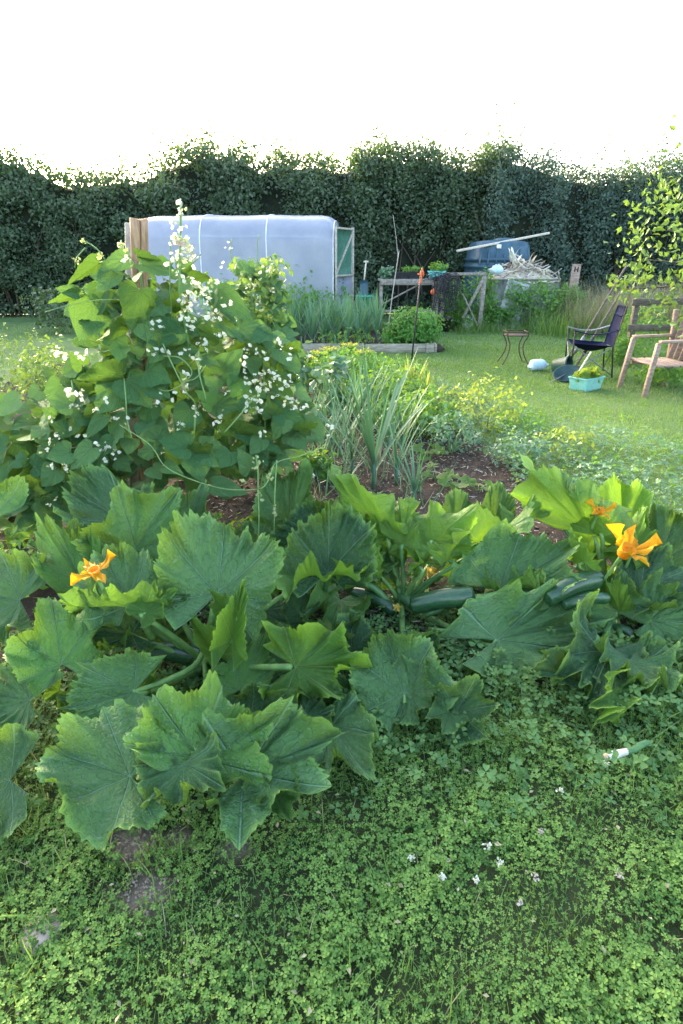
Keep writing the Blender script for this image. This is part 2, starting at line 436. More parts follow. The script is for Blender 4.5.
M['dust'] = surf('dust', (.15, .12, .09), (.32, .26, .20), 0.95, 60, bmp=0.5)
M['bulb'] = surf('bulb', (.60, .56, .46), (.74, .70, .62), 0.4, 20, (1, 5, 5), 0.1)
M['netting'] = surf('netting', (.012, .013, .016), (.03, .03, .035), 0.8, 40, bmp=0.2)
M['core'] = surf('core', (.008, .014, .007), (.018, .026, .012), 0.95, 3, bmp=0.8, bd=0.05)  # near black, for painted shade inside the hedge and for dark slots
M['meshgreen'] = surf('meshgreen', (.025, .10, .062), (.05, .15, .10), 0.6, 9, bmp=0.3, dirt=(.06, .12, .09))

# ------------------------------------------------------------------ the setting: lawn, soil, ground cover
def inpoly(x, y, poly):
    ins = np.zeros(np.shape(x), bool); n = len(poly)
    for i in range(n):
        (x1, y1), (x2, y2) = poly[i], poly[(i + 1) % n]
        c = ((y1 > y) != (y2 > y)) & (x < (x2 - x1) * (y - y1) / (y2 - y1 + 1e-12) + x1)
        ins ^= c
    return ins
BED = [tuple(G(px, py)[:2]) for px, py in ((700, 690), (700, 610), (585, 505), (515, 462), (455, 420), (428, 385), (418, 364))] + \
      [(-0.6, 9.55), (-4.5, 9.4), (-4.5, 1.55), (0.0, 1.62)]
PATCH = [(G(132, 845)[:2], .10, .055), (G(146, 893)[:2], .075, .05), (G(180, 838)[:2], .05, .03), (G(235, 850)[:2], .05, .03)]
def bare(x, y):
    """about 1 in the trodden bare spots of the clover"""
    f = 0
    for (c, a, b) in PATCH:
        f = np.maximum(f, 1.35 - np.hypot((x - c[0]) / a, (y - c[1]) / b) + 0.5 * sn(x, y, 5, 5, 9))
    return np.clip(f, 0, 1)

def ground_mat():
    m, N, L = nt('lawn')
    n1, n2 = noise(N, L, .7, 6, .65), noise(N, L, 9, 6, .7)
    g = mix(N, L, rampf(N, L, n1, .35, .65), (.022, .034, .012), (.045, .065, .022))
    g = mix(N, L, rampf(N, L, n2, .45, .8), g, (.06, .055, .03))
    soil = mix(N, L, n2, (.14, .11, .08), (.30, .245, .19))
    g = mix(N, L, attr(N, 'near'), mix(N, L, rampf(N, L, n1, .35, .65), (.06, .115, .035), (.11, .165, .055)), g)  # near ground coloured darker to paint deep shade between the clover leaves
    c = mix(N, L, attr(N, 'bare'), g, soil)
    p = N.new('ShaderNodeBsdfPrincipled'); o = N.new('ShaderNodeOutputMaterial')
    L.new(c, p.inputs[0]); p.inputs['Roughness'].default_value = .95; p.inputs['Specular IOR Level'].default_value = .2
    L.new(bump(N, L, noise(N, L, 30, 6, .75), .7, .02), p.inputs['Normal']); L.new(p.outputs[0], o.inputs[0])
    return m
xs = np.concatenate([[-400, -60, -12, -3], np.arange(-1.6, 1.61, .025), [3, 12, 60, 400]])
ys = np.concatenate([[-60, -5, 0], np.arange(.4, 2.0, .025), [3, 8, 20, 60, 500]])
gx, gy = np.meshgrid(xs, ys, indexing='ij')
nx, ny = gx.shape
b_ = bare(gx, gy); near = (abs(gx) < 1.61) & (gy > .39) & (gy < 2)
gz = np.where(near, .006 * sn(gx, gy, 3, 4, 2.5) * (1 - .0 * b_), 0)
i = np.arange(nx - 1)[:, None] * ny; j = np.arange(ny - 1)[None]
lawn = mk('lawn', np.stack([gx, gy, gz], -1).reshape(-1, 3), [np.stack([i + j, i + ny + j, i + ny + j + 1, i + j + 1], -1).reshape(-1, 4)],
          ground_mat(), attrs={'bare': np.where(near, b_, 0).ravel(), 'near': (gy < 2.4).astype(float).ravel()})
tag(lawn, kind='structure')
n = 18000; x, y = rng.uniform(-1, .1, n), rng.uniform(.5, 1.5, n); k = rng.uniform(0, 1, n) < bare(x, y); x, y = x[k], y[k]; n = len(x)
BARE_XY = np.stack([x, y, np.full(n, .006)], -1)

def soil_mat():
    m, N, L = nt('soil')
    n1, n2 = noise(N, L, 6, 6, .7), noise(N, L, 45, 6, .75)
    c = mix(N, L, n2, (.016, .011, .008), (.080, .058, .044))
    c = mix(N, L, rampf(N, L, n1, .45, .7), c, (.07, .052, .042))
    c = mix(N, L, rampf(N, L, noise(N, L, 110, 2, .5), .66, .72), c, (.24, .20, .16))
    p = N.new('ShaderNodeBsdfPrincipled'); o = N.new('ShaderNodeOutputMaterial')
    L.new(c, p.inputs[0]); p.inputs['Roughness'].default_value = .95; p.inputs['Specular IOR Level'].default_value = .15
    L.new(bump(N, L, mth(N, L, 'ADD', n1, n2), 1.0, .02), p.inputs['Normal']); L.new(p.outputs[0], o.inputs[0])
    return m
sx = np.arange(-4.6, 2.2, .035); sy = np.arange(1.4, 9.7, .035)
gx, gy = np.meshgrid(sx, sy, indexing='ij')
wob = .06 * sn(gx, gy, 9, 3, 1.5)
ins = inpoly(gx + wob, gy + wob, BED)
gz = .016 + .018 * sn(gx, gy, 21, 5, 2.2) + .010 * np.abs(sn(gx, gy, 22, 3, 9)) + rng.normal(0, .004, gx.shape)
ny = len(sy)
i = np.arange(len(sx) - 1)[:, None]; j = np.arange(ny - 1)[None]
keep = (ins[:-1, :-1] & ins[1:, :-1] & ins[1:, 1:] & ins[:-1, 1:])
edge = ins & ~(np.roll(ins, 3, 0) & np.roll(ins, -3, 0) & np.roll(ins, 3, 1) & np.roll(ins, -3, 1))
gz = np.where(edge, -.004, np.maximum(gz, .008))
Q = np.stack([i * ny + j, (i + 1) * ny + j, (i + 1) * ny + j + 1, i * ny + j + 1], -1)[keep]
used, inv = np.unique(Q, return_inverse=True)
SV = np.stack([gx, gy, gz], -1).reshape(-1, 3)
tag(mk('vegetable_bed_soil', SV[used], [inv.reshape(-1, 4)], soil_mat()), kind='structure')
oV = np.array([[1, 0, 0], [-1, 0, 0], [0, 1, 0], [0, -1, 0], [0, 0, .7], [0, 0, -.5]]); oF = [np.array([[0, 2, 4], [2, 1, 4], [1, 3, 4], [3, 0, 4], [2, 0, 5], [1, 2, 5], [3, 1, 5], [0, 3, 5]])]
n = len(BARE_XY); tag(scatter('soil_crumbs', oV, oF, BARE_XY, rotmats(n, rng.uniform(0, 1, n)), rng.uniform(.0015, .006, n)[:, None] * rng.uniform(.5, 1.3, (n, 3)), rng.uniform(0, 1, n), M['dust']), kind='stuff')
# clods and wood chips lying on the soil
def onbed(n, x0, x1, y0, y1):
    x, y = rng.uniform(x0, x1, n), rng.uniform(y0, y1, n)
    k = inpoly(x, y, BED)
    return x[k], y[k]
oV = np.array([[1, 0, 0], [-1, 0, 0], [0, 1, 0], [0, -1, 0], [0, 0, .7], [0, 0, -.5]]); oF = [np.array([[0, 2, 4], [2, 1, 4], [1, 3, 4], [3, 0, 4], [2, 0, 5], [1, 2, 5], [3, 1, 5], [0, 3, 5]])]
x, y = onbed(9000, -1, 1.6, 2, 7); n = len(x)
tag(scatter('soil_clods', oV, oF, np.stack([x, y, np.full(n, .025)], -1), rotmats(n, rng.uniform(0, 1, n)), rng.uniform(.004, .017, n)[:, None] * rng.uniform(.5, 1.3, (n, 3)), rng.uniform(0, 1, n), M['bark']), kind='stuff')
cV, cF = box((0, 0, 0), (1, .25, .12))
x, y = onbed(2600, -1, 1.6, 2, 6); n = len(x)
tag(scatter('straw_and_chips', cV, cF, np.stack([x, y, np.full(n, .032)], -1), rotmats(n, rng.uniform(0, .4, n)), rng.uniform(.012, .04, n)[:, None] * np.array([1, .35, .4]), rng.uniform(0, 1, n), M['palewood']), kind='stuff')

# clover lawn in the foreground: three leaflets a leaf
def leaflet3(nt_=5):
    V, Fs, n = [], [], 0
    for k in range(3):
        a = k * 2.0944
        pts = np.array([[0.02, 0, 0], [.50, .40, .10], [.93, .40, .07], [.86, 0, -.05], [.93, -.40, .07], [.50, -.40, .10]])
        c, s = math.cos(a), math.sin(a)
        V.append(pts @ np.array([[c, s, 0], [-s, c, 0], [0, 0, 1]]))
        Fs += [[n, n + 3, n + 1], [n + 1, n + 3, n + 2], [n + 3, n + 5, n + 4], [n, n + 5, n + 3]]
        n += 6
    return np.vstack(V), [np.array(Fs)]
lV, lF = leaflet3()
def clover_patch(name, n, x0, x1, y0, y1, s0, s1, h, mat, mask=None, tl=.5):
    x, y = rng.uniform(x0, x1, n), rng.uniform(y0, y1, n)
    cl = sn(x, y, 31, 3, 2.6)                                   # clumps and thin places
    k = rng.uniform(0, 1, n) < np.clip(.80 + .45 * cl, .12, 1)
    k &= rng.uniform(0, 1, n) > bare(x, y) * .97
    if mask is not None: k &= mask(x, y)
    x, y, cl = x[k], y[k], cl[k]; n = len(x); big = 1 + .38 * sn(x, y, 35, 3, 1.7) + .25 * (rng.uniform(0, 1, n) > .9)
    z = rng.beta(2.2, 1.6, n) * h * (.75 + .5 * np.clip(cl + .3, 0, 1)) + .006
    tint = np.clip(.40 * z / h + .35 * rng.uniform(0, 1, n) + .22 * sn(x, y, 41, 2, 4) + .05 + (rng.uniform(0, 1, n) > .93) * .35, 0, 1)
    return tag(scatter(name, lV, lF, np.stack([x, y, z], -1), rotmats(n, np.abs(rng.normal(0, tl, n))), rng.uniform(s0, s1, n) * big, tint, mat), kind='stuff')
def front(x, y): return y < 2.15 + .25 * x * (x > 0) + .1 * sn(x, y, 8, 2, 1)
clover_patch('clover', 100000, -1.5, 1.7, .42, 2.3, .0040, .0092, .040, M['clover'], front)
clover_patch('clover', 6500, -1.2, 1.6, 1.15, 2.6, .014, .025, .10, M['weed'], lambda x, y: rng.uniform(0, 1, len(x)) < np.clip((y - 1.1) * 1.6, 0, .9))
# grass blades: curved strips
def blade(seg=3, bend=.35, w=.06):
    t = np.linspace(0, 1, seg + 1); V = []
    for k in t:
        ww = w * (1 - k) ** .6 if k < 1 else 0
        V += [[-ww, bend * k * k, k * (1 - .15 * k)], [ww, bend * k * k, k * (1 - .15 * k)]]
    return np.array(V[:-1]), [np.array([[2 * q, 2 * q + 1, 2 * q + 3, 2 * q + 2] for q in range(seg - 1)]), np.array([[2 * seg - 2, 2 * seg - 1, 2 * seg]])]
gV, gF = blade()
def grass_patch(name, n, x0, x1, y0, y1, h0, h1, wid, mat, mask=None, tl=.5, tintf=None):
    x, y = rng.uniform(x0, x1, n), rng.uniform(y0, y1, n)
    k = np.ones(n, bool) if mask is None else mask(x, y)
    x, y = x[k], y[k]; n = len(x)
    h = rng.uniform(h0, h1, n) * (1 + .4 * sn(x, y, 51, 3, .8))
    tint = np.clip(.25 + .45 * rng.uniform(0, 1, n) + .5 * sn(x, y, 52, 4, .45), 0, 1) if tintf is None else tintf(x, y, n)
    s = np.stack([np.full(n, wid), h, h], -1)
    return tag(scatter(name, gV * np.array([1 / .06, 1, 1]), gF, np.stack([x, y, np.full(n, -.002)], -1), rotmats(n, np.abs(rng.normal(0, tl, n))), s, tint, mat), kind='stuff')
grass_patch('grass', 34000, -1.4, 1.5, .42, 2.0, .03, .075, .0014, M['grass'], lambda x, y: front(x, y) & (rng.uniform(0, 1, len(x)) > bare(x, y) * 1.05) & (rng.uniform(0, 1, len(x)) < .55 + .5 * sn(x, y, 61, 3, 1.2)), .6)
grass_patch('grass', 900, -1.2, 1.2, .5, 1.9, .07, .15, .0022, M['grass'], front, .8)
grass_patch('grass', 260, -1.2, 1.2, .45, 1.9, .05, .12, .0018, M['drygrass'], front, 1.1)
n = 260; x, y = rng.uniform(-1.2, 1.3, n), rng.uniform(.5, 2.0, n); k = front(x, y); x, y = x[k], y[k]; n = len(x)
dV = np.array([[0, 0, 0], [.4, .28, .12], [1, 0, .02], [.4, -.28, .12]])
tag(scatter('dead_leaves', dV, [np.array([[0, 2, 1], [0, 3, 2]])], np.stack([x, y, rng.uniform(.02, .05, n)], -1), rotmats(n, rng.uniform(0, .7, n)), rng.uniform(.008, .024, n), rng.uniform(0, 1, n), M['drygrass']), kind='stuff')
def lawnmask(x, y): return ~inpoly(x, y, BED) & ~((x < 1.75) & (x > -6) & (y > 10.35) & (y < 14))
grass_patch('grass', 42000, .2, 5.2, 3.4, 7.2, .02, .05, .0028, M['grass'], lawnmask, .6)
grass_patch('grass', 66000, -1.2, 8.2, 7.2, 11.5, .025, .055, .0045, M['grass'], lawnmask, .6)
grass_patch('grass', 36000, -2, 12, 11.5, 17, .03, .07, .0075, M['grass'], lawnmask, .6)
grass_patch('grass', 12000, -8, 4, 8.6, 17, .03, .10, .006, M['grass'], lambda x, y: lawnmask(x, y) & (x < .4), .6)

grass_patch('dry_grass', 9000, .5, 7.5, 4.2, 13.5, .02, .05, .004, M['drygrass'], lambda x, y: lawnmask(x, y) & (sn(x, y, 57, 4, .5) > .12), .8)
# low small-leaved cover between soil and lawn (vetch and clover going wild)
def dense_cover(name, n, poly, s0, s1, h, mat, tl=.6):
    xs_, ys_ = [p[0] for p in poly], [p[1] for p in poly]
    x, y = rng.uniform(min(xs_), max(xs_), n), rng.uniform(min(ys_), max(ys_), n)
    k = inpoly(x, y, poly) & (rng.uniform(0, 1, n) < .65 + .5 * sn(x, y, 71, 3, 1.1))
    x, y = x[k], y[k]; n = len(x)
    hh = h * (1 + .5 * sn(x, y, 72, 3, .9))
    z = rng.beta(2, 1.4, n) * hh
    tint = np.clip(.5 * z / h + .3 * rng.uniform(0, 1, n) + .15 * sn(x, y, 73, 2, 1.5), 0, 1)
    return tag(scatter(name, lV, lF, np.stack([x, y, z], -1), rotmats(n, np.abs(rng.normal(0, tl, n))), rng.uniform(s0, s1, n), tint, mat), kind='stuff')
pg = lambda *pts: [tuple(G(a, b)[:2]) for a, b in pts]
dense_cover('vetch_cover', 11000, pg((520, 520), (700, 600), (700, 465), (600, 440), (530, 425), (470, 395), (425, 390), (440, 420), (500, 455)), .012, .024, .17, M['blue_leaf'])
dense_cover('vetch_cover', 5000, pg((520, 520), (700, 600), (700, 450), (600, 430), (510, 400), (440, 400), (500, 455)), .012, .022, .21, M['far_leaf'])

# ------------------------------------------------------------------ hedge and trees behind
qV = np.array([[0, 0, 0], [.45, .30, .06], [1, 0, -.08], [.45, -.30, .06]]); qF = [np.array([[0, 2, 1], [0, 3, 2]])]
def foliage(parent, name, pos, out, n_per, spread, s0, s1, mat, tintb=None, jit=1.1):
    """leaf clumps: n_per pointed leaves round every point of pos, leaning outwards"""
    N = len(pos); k = n_per
    c = np.repeat(pos, k, 0) + rng.normal(0, 1, (N * k, 3)) * spread
    d = np.repeat(out, k, 0) + rng.normal(0, jit, (N * k, 3)); d /= np.linalg.norm(d, axis=1)[:, None]
    r = rng.normal(0, 1, (N * k, 3)); r -= d * (r * d).sum(1)[:, None]; r /= np.linalg.norm(r, axis=1)[:, None]
    rot = np.stack([r, np.cross(d, r), d], -1)
    tb = np.repeat(rng.uniform(0, 1, N) if tintb is None else tintb, k)
    o = scatter(name, qV, qF, c, rot, rng.uniform(s0, s1, N * k), np.clip(.55 * tb + .55 * rng.uniform(0, 1, N * k) - .05, 0, 1), mat, parent)
    return tag(o, kind='stuff')
def hedge_run(name, x0, x1, yb, hf, mat, label, seed, n, s0, s1, cat='hedge', gaps=()):
    r = root(name, ((x0 + x1) / 2, yb, 0), label, cat)
    hfx = lambda x: hf + .42 * sn(x, 0 * x, seed, 5, .22)
    # stems, and a near-black shell that paints the shade inside the hedge
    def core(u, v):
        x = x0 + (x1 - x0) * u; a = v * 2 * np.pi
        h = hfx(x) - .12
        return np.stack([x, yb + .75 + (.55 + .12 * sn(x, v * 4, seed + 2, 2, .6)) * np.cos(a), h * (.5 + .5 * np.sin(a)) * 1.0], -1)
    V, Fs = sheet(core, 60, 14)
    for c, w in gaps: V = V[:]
    mk('inner_shade', V, Fs, M['core'], r)
    bm_ = MB()
    for q in range(int((x1 - x0) * 3)):
        x = rng.uniform(x0, x1); bm_.add(*tube(spl([[x, yb + .3, 0], [x + rng.normal(0, .2), yb + .15, 1.1], [x + rng.normal(0, .5), yb + .02, rng.uniform(1.6, 3.0)]], 4), [.035, .022, .008], 5))
    bm_.build('stems', M['bark'], r)['kind'] = 'stuff'
    x = rng.uniform(x0, x1, n); t = rng.uniform(0, 1, n)
    h = hfx(x)
    a = t * 1.30 * np.pi / 2                               # front face bending over the top
    top = rng.uniform(0, 1, n) < .16
    z = np.where(top, h + rng.normal(0, .10, n) + .18 * rng.exponential(1, n) * (rng.uniform(0, 1, n) < .35), rng.uniform(.02, 1, n) * h)
    lum = sn(x, z * 1.3, seed + 4, 4, .55)
    y = np.where(top, yb + rng.uniform(.1, 1.5, n), yb - .05 - .30 * lum + rng.normal(0, .10, n) + .25 * np.clip(z / h - .8, 0, 1) * 3)
    ok = np.ones(n, bool)
    for c, w in gaps: ok &= ~((np.hypot((x - c[0]) / w[0], (z - c[1]) / w[1]) + .3 * sn(x, z, seed + 5, 3, 1.2)) < 1)
    ok &= (lum > -.38 + rng.normal(0, .12, n)) | top
    pos = np.stack([x, y, z], -1)[ok]
    out = np.where(top[:, None], [[0, -.2, 1.0]], [[0, -1.0, .55]])[ok]
    foliage(r, 'foliage', pos, out, 18, np.array([.12, .09, .12]), s0, s1, mat, np.clip(.45 + .6 * lum, 0, 1)[ok])
    return r
h1 = hedge_run('hedge', -19, .8, 17.6, 3.90, M['hedge'], 'tall dark green hedge running behind the polytunnel, its top catching the sun', 3, 5200, .07, .13)
h2 = hedge_run('hedge', .4, 4.6, 17.9, 3.95, M['hedge'], 'dark hedge with a black hollow behind the potting bench', 13, 1700, .06, .12, gaps=(((1.9, 1.2), (.9, .9)),))
h3 = hedge_run('hedge', 3.9, 17, 17.3, 3.95, M['willow'], 'grey green small leaved hedge behind the dark blue water tank', 23, 4200, .055, .11)

def limb(p, r, n=6): return tube(spl(p, 5), r, n)
def tree(name, base, h, label, mat, crown, nclump, seed, s0=.05, s1=.09, group=None, lean=(0, 0), per=18, spread=.16):
    r = root(name, base, label, 'tree', group)
    b = np.array(base, float); m = MB()
    top = b + [lean[0], lean[1], h * .8]
    V, F_ = limb([b - [0, 0, .1], b + [lean[0] * .2, lean[1] * .2, h * .3], top], [.09, .06, .02], 8); m.add(V, F_)
    cc, cr = np.array(crown[0], float), np.array(crown[1], float)
    pts = []
    g = np.random.default_rng(seed)
    while len(pts) < nclump:
        q = g.uniform(-1, 1, 3)
        if .25 < np.linalg.norm(q) < 1 + .25 * math.sin(5 * q[0] + 3 * q[2] + seed): pts.append(cc + cr * q)
    pts = np.array(pts)
    for q in pts[::max(1, nclump // 14)]:
        s_ = b + (top - b) * g.uniform(.35, .95)
        V, F_ = limb([s_, (s_ + q) / 2 + [0, 0, .12], q], [.028, .016, .006], 5); m.add(V, F_)
    m.build('trunk', M['bark'], r)
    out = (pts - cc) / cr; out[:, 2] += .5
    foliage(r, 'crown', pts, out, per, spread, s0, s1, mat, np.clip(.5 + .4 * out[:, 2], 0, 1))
    return r
c0 = P(660, 245, 7.6)
tree('fruit_tree', (G(690, 352)[0], 7.6, 0), 2.7, 'small tree at the right with sunlit yellow green leaves above the chairs', M['tree_leaf'], (c0 + [.25, 0, .1], (.66, .8, 1.0)), 70, 5, .06, .11, per=14, spread=.11)
# ------------------------------------------------------------------ polytunnel
def film_mat():
    m, N, L = nt('polythene')
    n1 = noise(N, L, 1.4, 5, .6)
    geo = N.new('ShaderNodeNewGeometry'); sp = N.new('ShaderNodeSeparateXYZ'); L.new(geo.outputs['Position'], sp.inputs[0])
    c = mix(N, L, rampf(N, L, n1, .3, .75), (.43, .46, .56), (.56, .58, .66))
    p = N.new('ShaderNodeBsdfPrincipled'); t = N.new('ShaderNodeBsdfTranslucent'); tp = N.new('ShaderNodeBsdfTransparent')
    alg = mth(N, L, 'MULTIPLY', rampf(N, L, mth(N, L, 'ADD', sp.outputs[2], mth(N, L, 'MULTIPLY', noise(N, L, 2.5, 6, .75, stretch=(1, 1, .35)), 1.6)), 1.9, .7), .75)
    c = mix(N, L, alg, c, (.30, .34, .27))
    L.new(c, p.inputs[0]); p.inputs['Roughness'].default_value = .32
    L.new(c, t.inputs[0]); tp.inputs[0].default_value = (.86, .88, .95, 1)
    L.new(bump(N, L, noise(N, L, 3.5, 5, .6, stretch=(1.6, .4, .5)), .5, .05), p.inputs['Normal'])
    a = N.new('ShaderNodeMixShader'); b = N.new('ShaderNodeMixShader'); o = N.new('ShaderNodeOutputMaterial')
    a.inputs[0].default_value = .42; L.new(p.outputs[0], a.inputs[1]); L.new(t.outputs[0], a.inputs[2])
    b.inputs[0].default_value = .26; L.new(a.outputs[0], b.inputs[1]); L.new(tp.outputs[0], b.inputs[2]); L.new(b.outputs[0], o.inputs[0])
    return m
M['film'] = film_mat()
Yn = 13.9
tx0, tx1 = P(133, 240, Yn)[0], P(336, 240, Yn)[0]
TW, TH = 2.9, P(240, 213, Yn + .8)[2]
tun = root('polytunnel', ((tx0 + tx1) / 2, Yn + TW / 2, 0), 'long pale bluish polythene tunnel greenhouse in front of the hedge', 'polytunnel')
YAW = -.045
def tprof(v):                                    # v 0..1 front foot -> over the top -> back foot
    v = np.asarray(v); w = 1 - np.abs(2 * v - 1)
    kv = [0, .35, .66, .68, .74, .82, .92, 1.0]
    yy = np.interp(w, kv, [1.0, .98, .92, .895, .76, .56, .33, 0]) * TW / 2
    return np.sign(v - .5) * yy, np.interp(w, kv, [0, .42, .80, .835, .925, .972, .99, 1.0]) * TH
def tpt(u, v, off=0.0):
    x = tx0 + (tx1 - tx0) * u; yy, zz = tprof(v)
    k = 1 + off / 1.4
    yy, zz = yy * k, zz * k + .0 * x
    zz = zz * (1 - .055 * np.exp(-(1 - u) / .03) - .055 * np.exp(-np.asarray(u) / .03))
    sag = .018 * np.sin(u * 3 * np.pi) ** 2 * np.sin(np.pi * v)
    xm = (tx0 + tx1) / 2
    return np.stack([xm + (x - xm) * math.cos(YAW) - yy * math.sin(YAW), Yn + TW / 2 + yy * math.cos(YAW) + (x - xm) * math.sin(YAW), zz - sag], -1)
V, F_ = sheet(lambda u, v: tpt(.5 - .5 * np.sign(1 - 2 * u) * np.abs(1 - 2 * u) ** .6, v), 48, 41)
mk('cover', V, F_, M['film'], tun)
for u in (0.0, 1 / 3, 2 / 3, 1.0):
    vv = np.linspace(0, 1, 41)
    mk('hoop', *tube(tpt(np.full(41, u), vv, .002), .011, 6), M['whiteplastic'], tun)
for v in (.335, .5, .665):
    mk('purlin', *tube(tpt(np.linspace(0, 1, 12), np.full(12, v), -.03), .014, 6), M['whiteplastic'], tun)
for u in (0.0, 1.0):
    vv = np.linspace(0.001, .999, 31); rim = tpt(np.full(31, u), vv)
    c_ = rim.mean(0); c_[2] = 0
    mk('end_panel', np.vstack([rim, [c_]]), [np.array([[k, k + 1, 31] for k in range(30)])], M['film'], tun)
# the door, standing open off the right end
hp = P(336, 250, Yn); hp[2] = 0
dq = P(352.5, 250, Yn + .75); dq[2] = 0
dz = P(345, 227, Yn + .5)[2]
up = np.array([0, 0, 1.0])
door = mk('door', *beam(dq + up * .02, dq + up * dz, .075, .05), M['greywood'], tun)
for a, b in ((hp + up * .02, hp + up * dz), (hp + up * (dz - .04), dq + up * (dz - .04)), (hp + up * 1.18, dq + up * 1.18), (hp + up * .1, dq + up * .1), (hp + up * 1.22, dq + up * (dz - .1))):
    mk('door_rail', *beam(a, b, .05, .04), M['greywood'], door)
V, F_ = sheet(lambda u, v: hp + (dq - hp) * u[:, None] + up * (1.2 + (dz - 1.24) * v[:, None]) + np.array([0, .03, 0]), 6, 6, .006); mk('mesh_panel', V, F_, M['meshgreen'], door)
V, F_ = sheet(lambda u, v: hp + (dq - hp) * u[:, None] + up * (.1 + 1.06 * v[:, None]) + np.array([0, .03, 0]) + .015 * np.sin(9 * u + 7 * v)[:, None], 10, 10, .004); mk('polythene_panel', V, F_, M['film'], door)

# ------------------------------------------------------------------ generic leaf blades (polar), used by every broad-leaved plant
def polarleaf(name, mat, rfun, thm, veins, nth, nr, cup=0., droop=0., fold=0., ruffle=0., pleat=0., seed=0, twist=0., ser=None, curl=0., und=0., cone=0.):
    th = np.linspace(-thm, thm, nth); g = np.random.default_rng(seed)
    vs_ = np.sort(np.array(veins)); 
    for v in vs_: th[np.argmin(abs(th - v))] = v
    r1 = rfun(th)
    if ser:
        amp, per = ser
        ph = th / per + .15 * np.sin(3 * th + seed)
        r1 = r1 * (1 + amp * (np.abs((ph % 1) - .5) * 2 - .5) + g.normal(0, amp * .35, nth))
    bd = np.concatenate([[-thm - .3], vs_, [thm + .3]])
    idx = np.clip(np.searchsorted(vs_, th), 0, len(vs_))
    dl = np.min(np.abs(th[:, None] - vs_[None]), axis=1)
    gap = np.diff(vs_).mean() / 2
    tv1 = np.clip(dl / gap, 0, 1)
    ks = (np.arange(1, nr + 1) / nr) ** .8
    rr = np.repeat(ks[:, None], nth, 1); t2 = np.repeat(tv1[None], nr, 0); T = np.repeat(th[None], nr, 0); rad = ks[:, None] * r1[None]
    cm = 0
    if curl:                                          # parts of the margin roll up
        cm = np.clip(.35 + .8 * sum(g.normal(0, 1) * np.sin(th * k + g.uniform(0, 6)) for k in (2, 3, 5, 7)) / 1.6, 0, 1.3)[None] * np.clip((rr - .62) / .38, 0, 1) ** 1.5
        rad = rad * (1 - .30 * curl * cm)
    if ser: rad = rad * (1 + .05 * rr * sum(g.normal(0, 1) * np.sin(T * k + g.uniform(0, 6)) for k in (2, 4, 6)))
    x, y = rad * np.cos(T), rad * np.sin(T)
    rf = sum(g.normal(0, 1) * np.sin(T * k + g.uniform(0, 6)) for k in (3, 5, 8, 11, 17)) / 2
    rf2 = sum(g.normal(0, 1) * np.sin(T * k + g.uniform(0, 6)) for k in (21, 27, 34)) / 1.7
    z = cone * rad + .35 * ruffle * rad * rr ** 5 * rf2 + cup * rad ** 2 - droop * np.maximum(x, 0) ** 2 + fold * np.abs(y) + ruffle * rad * rr ** 2 * rf + pleat * rad * (np.sin(np.minimum(t2, 1) * np.pi / 2) ** 1.3 - .5) + twist * x * y + .42 * curl * cm + und * sn(x, y, seed, 3, .9) * np.minimum(1, rr * 2)
    V = np.vstack([[[0, 0, 0]], np.stack([x, y, z], -1).reshape(-1, 3)])
    tri = np.array([[0, 1 + k, 2 + k] for k in range(nth - 1)])
    i = np.arange(nr - 1)[:, None] * nth + 1; j = np.arange(nth - 1)[None]
    Q = np.stack([i + j, i + nth + j, i + nth + j + 1, i + j + 1], -1).reshape(-1, 4)
    return rawmesh(name, V, [tri, Q], mat, {'rr': np.concatenate([[0], rr.ravel()]), 'tv': np.concatenate([[0], t2.ravel()])})
def heart_r(th):
    a = np.abs(th)
    return 0.64 * np.clip(1 - (a / 2.35) ** 2.4, .02, 1) ** .5 * (1 + .22 * np.exp(-(a / .62) ** 2)) + .22 * np.exp(-(a / .20) ** 1.25) + .03 * np.exp(-((a - 1.5) / .5) ** 2)
def ovate_r(th):
    a = np.abs(th)
    return np.clip(np.cos(np.minimum(a, 1.55) * .93), .03, 1) ** 1.7 * .82 + .18 * np.exp(-(a / .15) ** 2)
def round_r(th): return .62 + .16 * np.cos(th) + .10 * np.cos(3 * th) - .05 * np.cos(5 * th)

# ------------------------------------------------------------------ leeks
def strip_leaf(base, d, L, w, arch, n=6, fold=.35):
    """one strap leaf: starts along d, arches over with gravity"""
    d = np.asarray(d, float); d /= np.linalg.norm(d)
    side = np.cross(d, [0, 0, 1.0]); side /= np.linalg.norm(side) + 1e-9
    p = np.array(base, float); V = []; t = d.copy()
    for k in range(n + 1):
        f = k / n
        ww = w * (1 - f) ** .55 * (.6 + .8 * min(f * 3, .5)) if k < n else 0.0008
        nn = np.cross(side, t)
        V += [p - side * ww + nn * fold * ww, p, p + side * ww + nn * fold * ww]
        p = p + t * L / n
        t = t + np.array([0, 0, -arch * (f + .12) * 1.1]); t /= np.linalg.norm(t)
    Q = []
    for k in range(n):
        a = 3 * k
        Q += [[a, a + 1, a + 4, a + 3], [a + 1, a + 2, a + 5, a + 4]]
    return np.array(V), [np.array(Q)]
def leek_geo(h, nl, g, az=None):
    az = g.uniform(0, np.pi) if az is None else az
    out = []
    for k in range(nl):
        f = (k + .5) / nl
        s = 1 if k % 2 else -1
        ln = g.uniform(.25, .75) * (1.15 - f) + .06
        a = az + (0 if s > 0 else np.pi) + g.normal(0, .35)
        d = np.array([math.cos(a) * ln, math.sin(a) * ln, 1])
        out.append(strip_leaf([0, 0, h * (.14 + .12 * f)], d, h * g.uniform(.72, 1.02), h * g.uniform(.018, .026), g.uniform(.02, .38) * (1.2 - f), 6))
    return out
leek_meshes = []
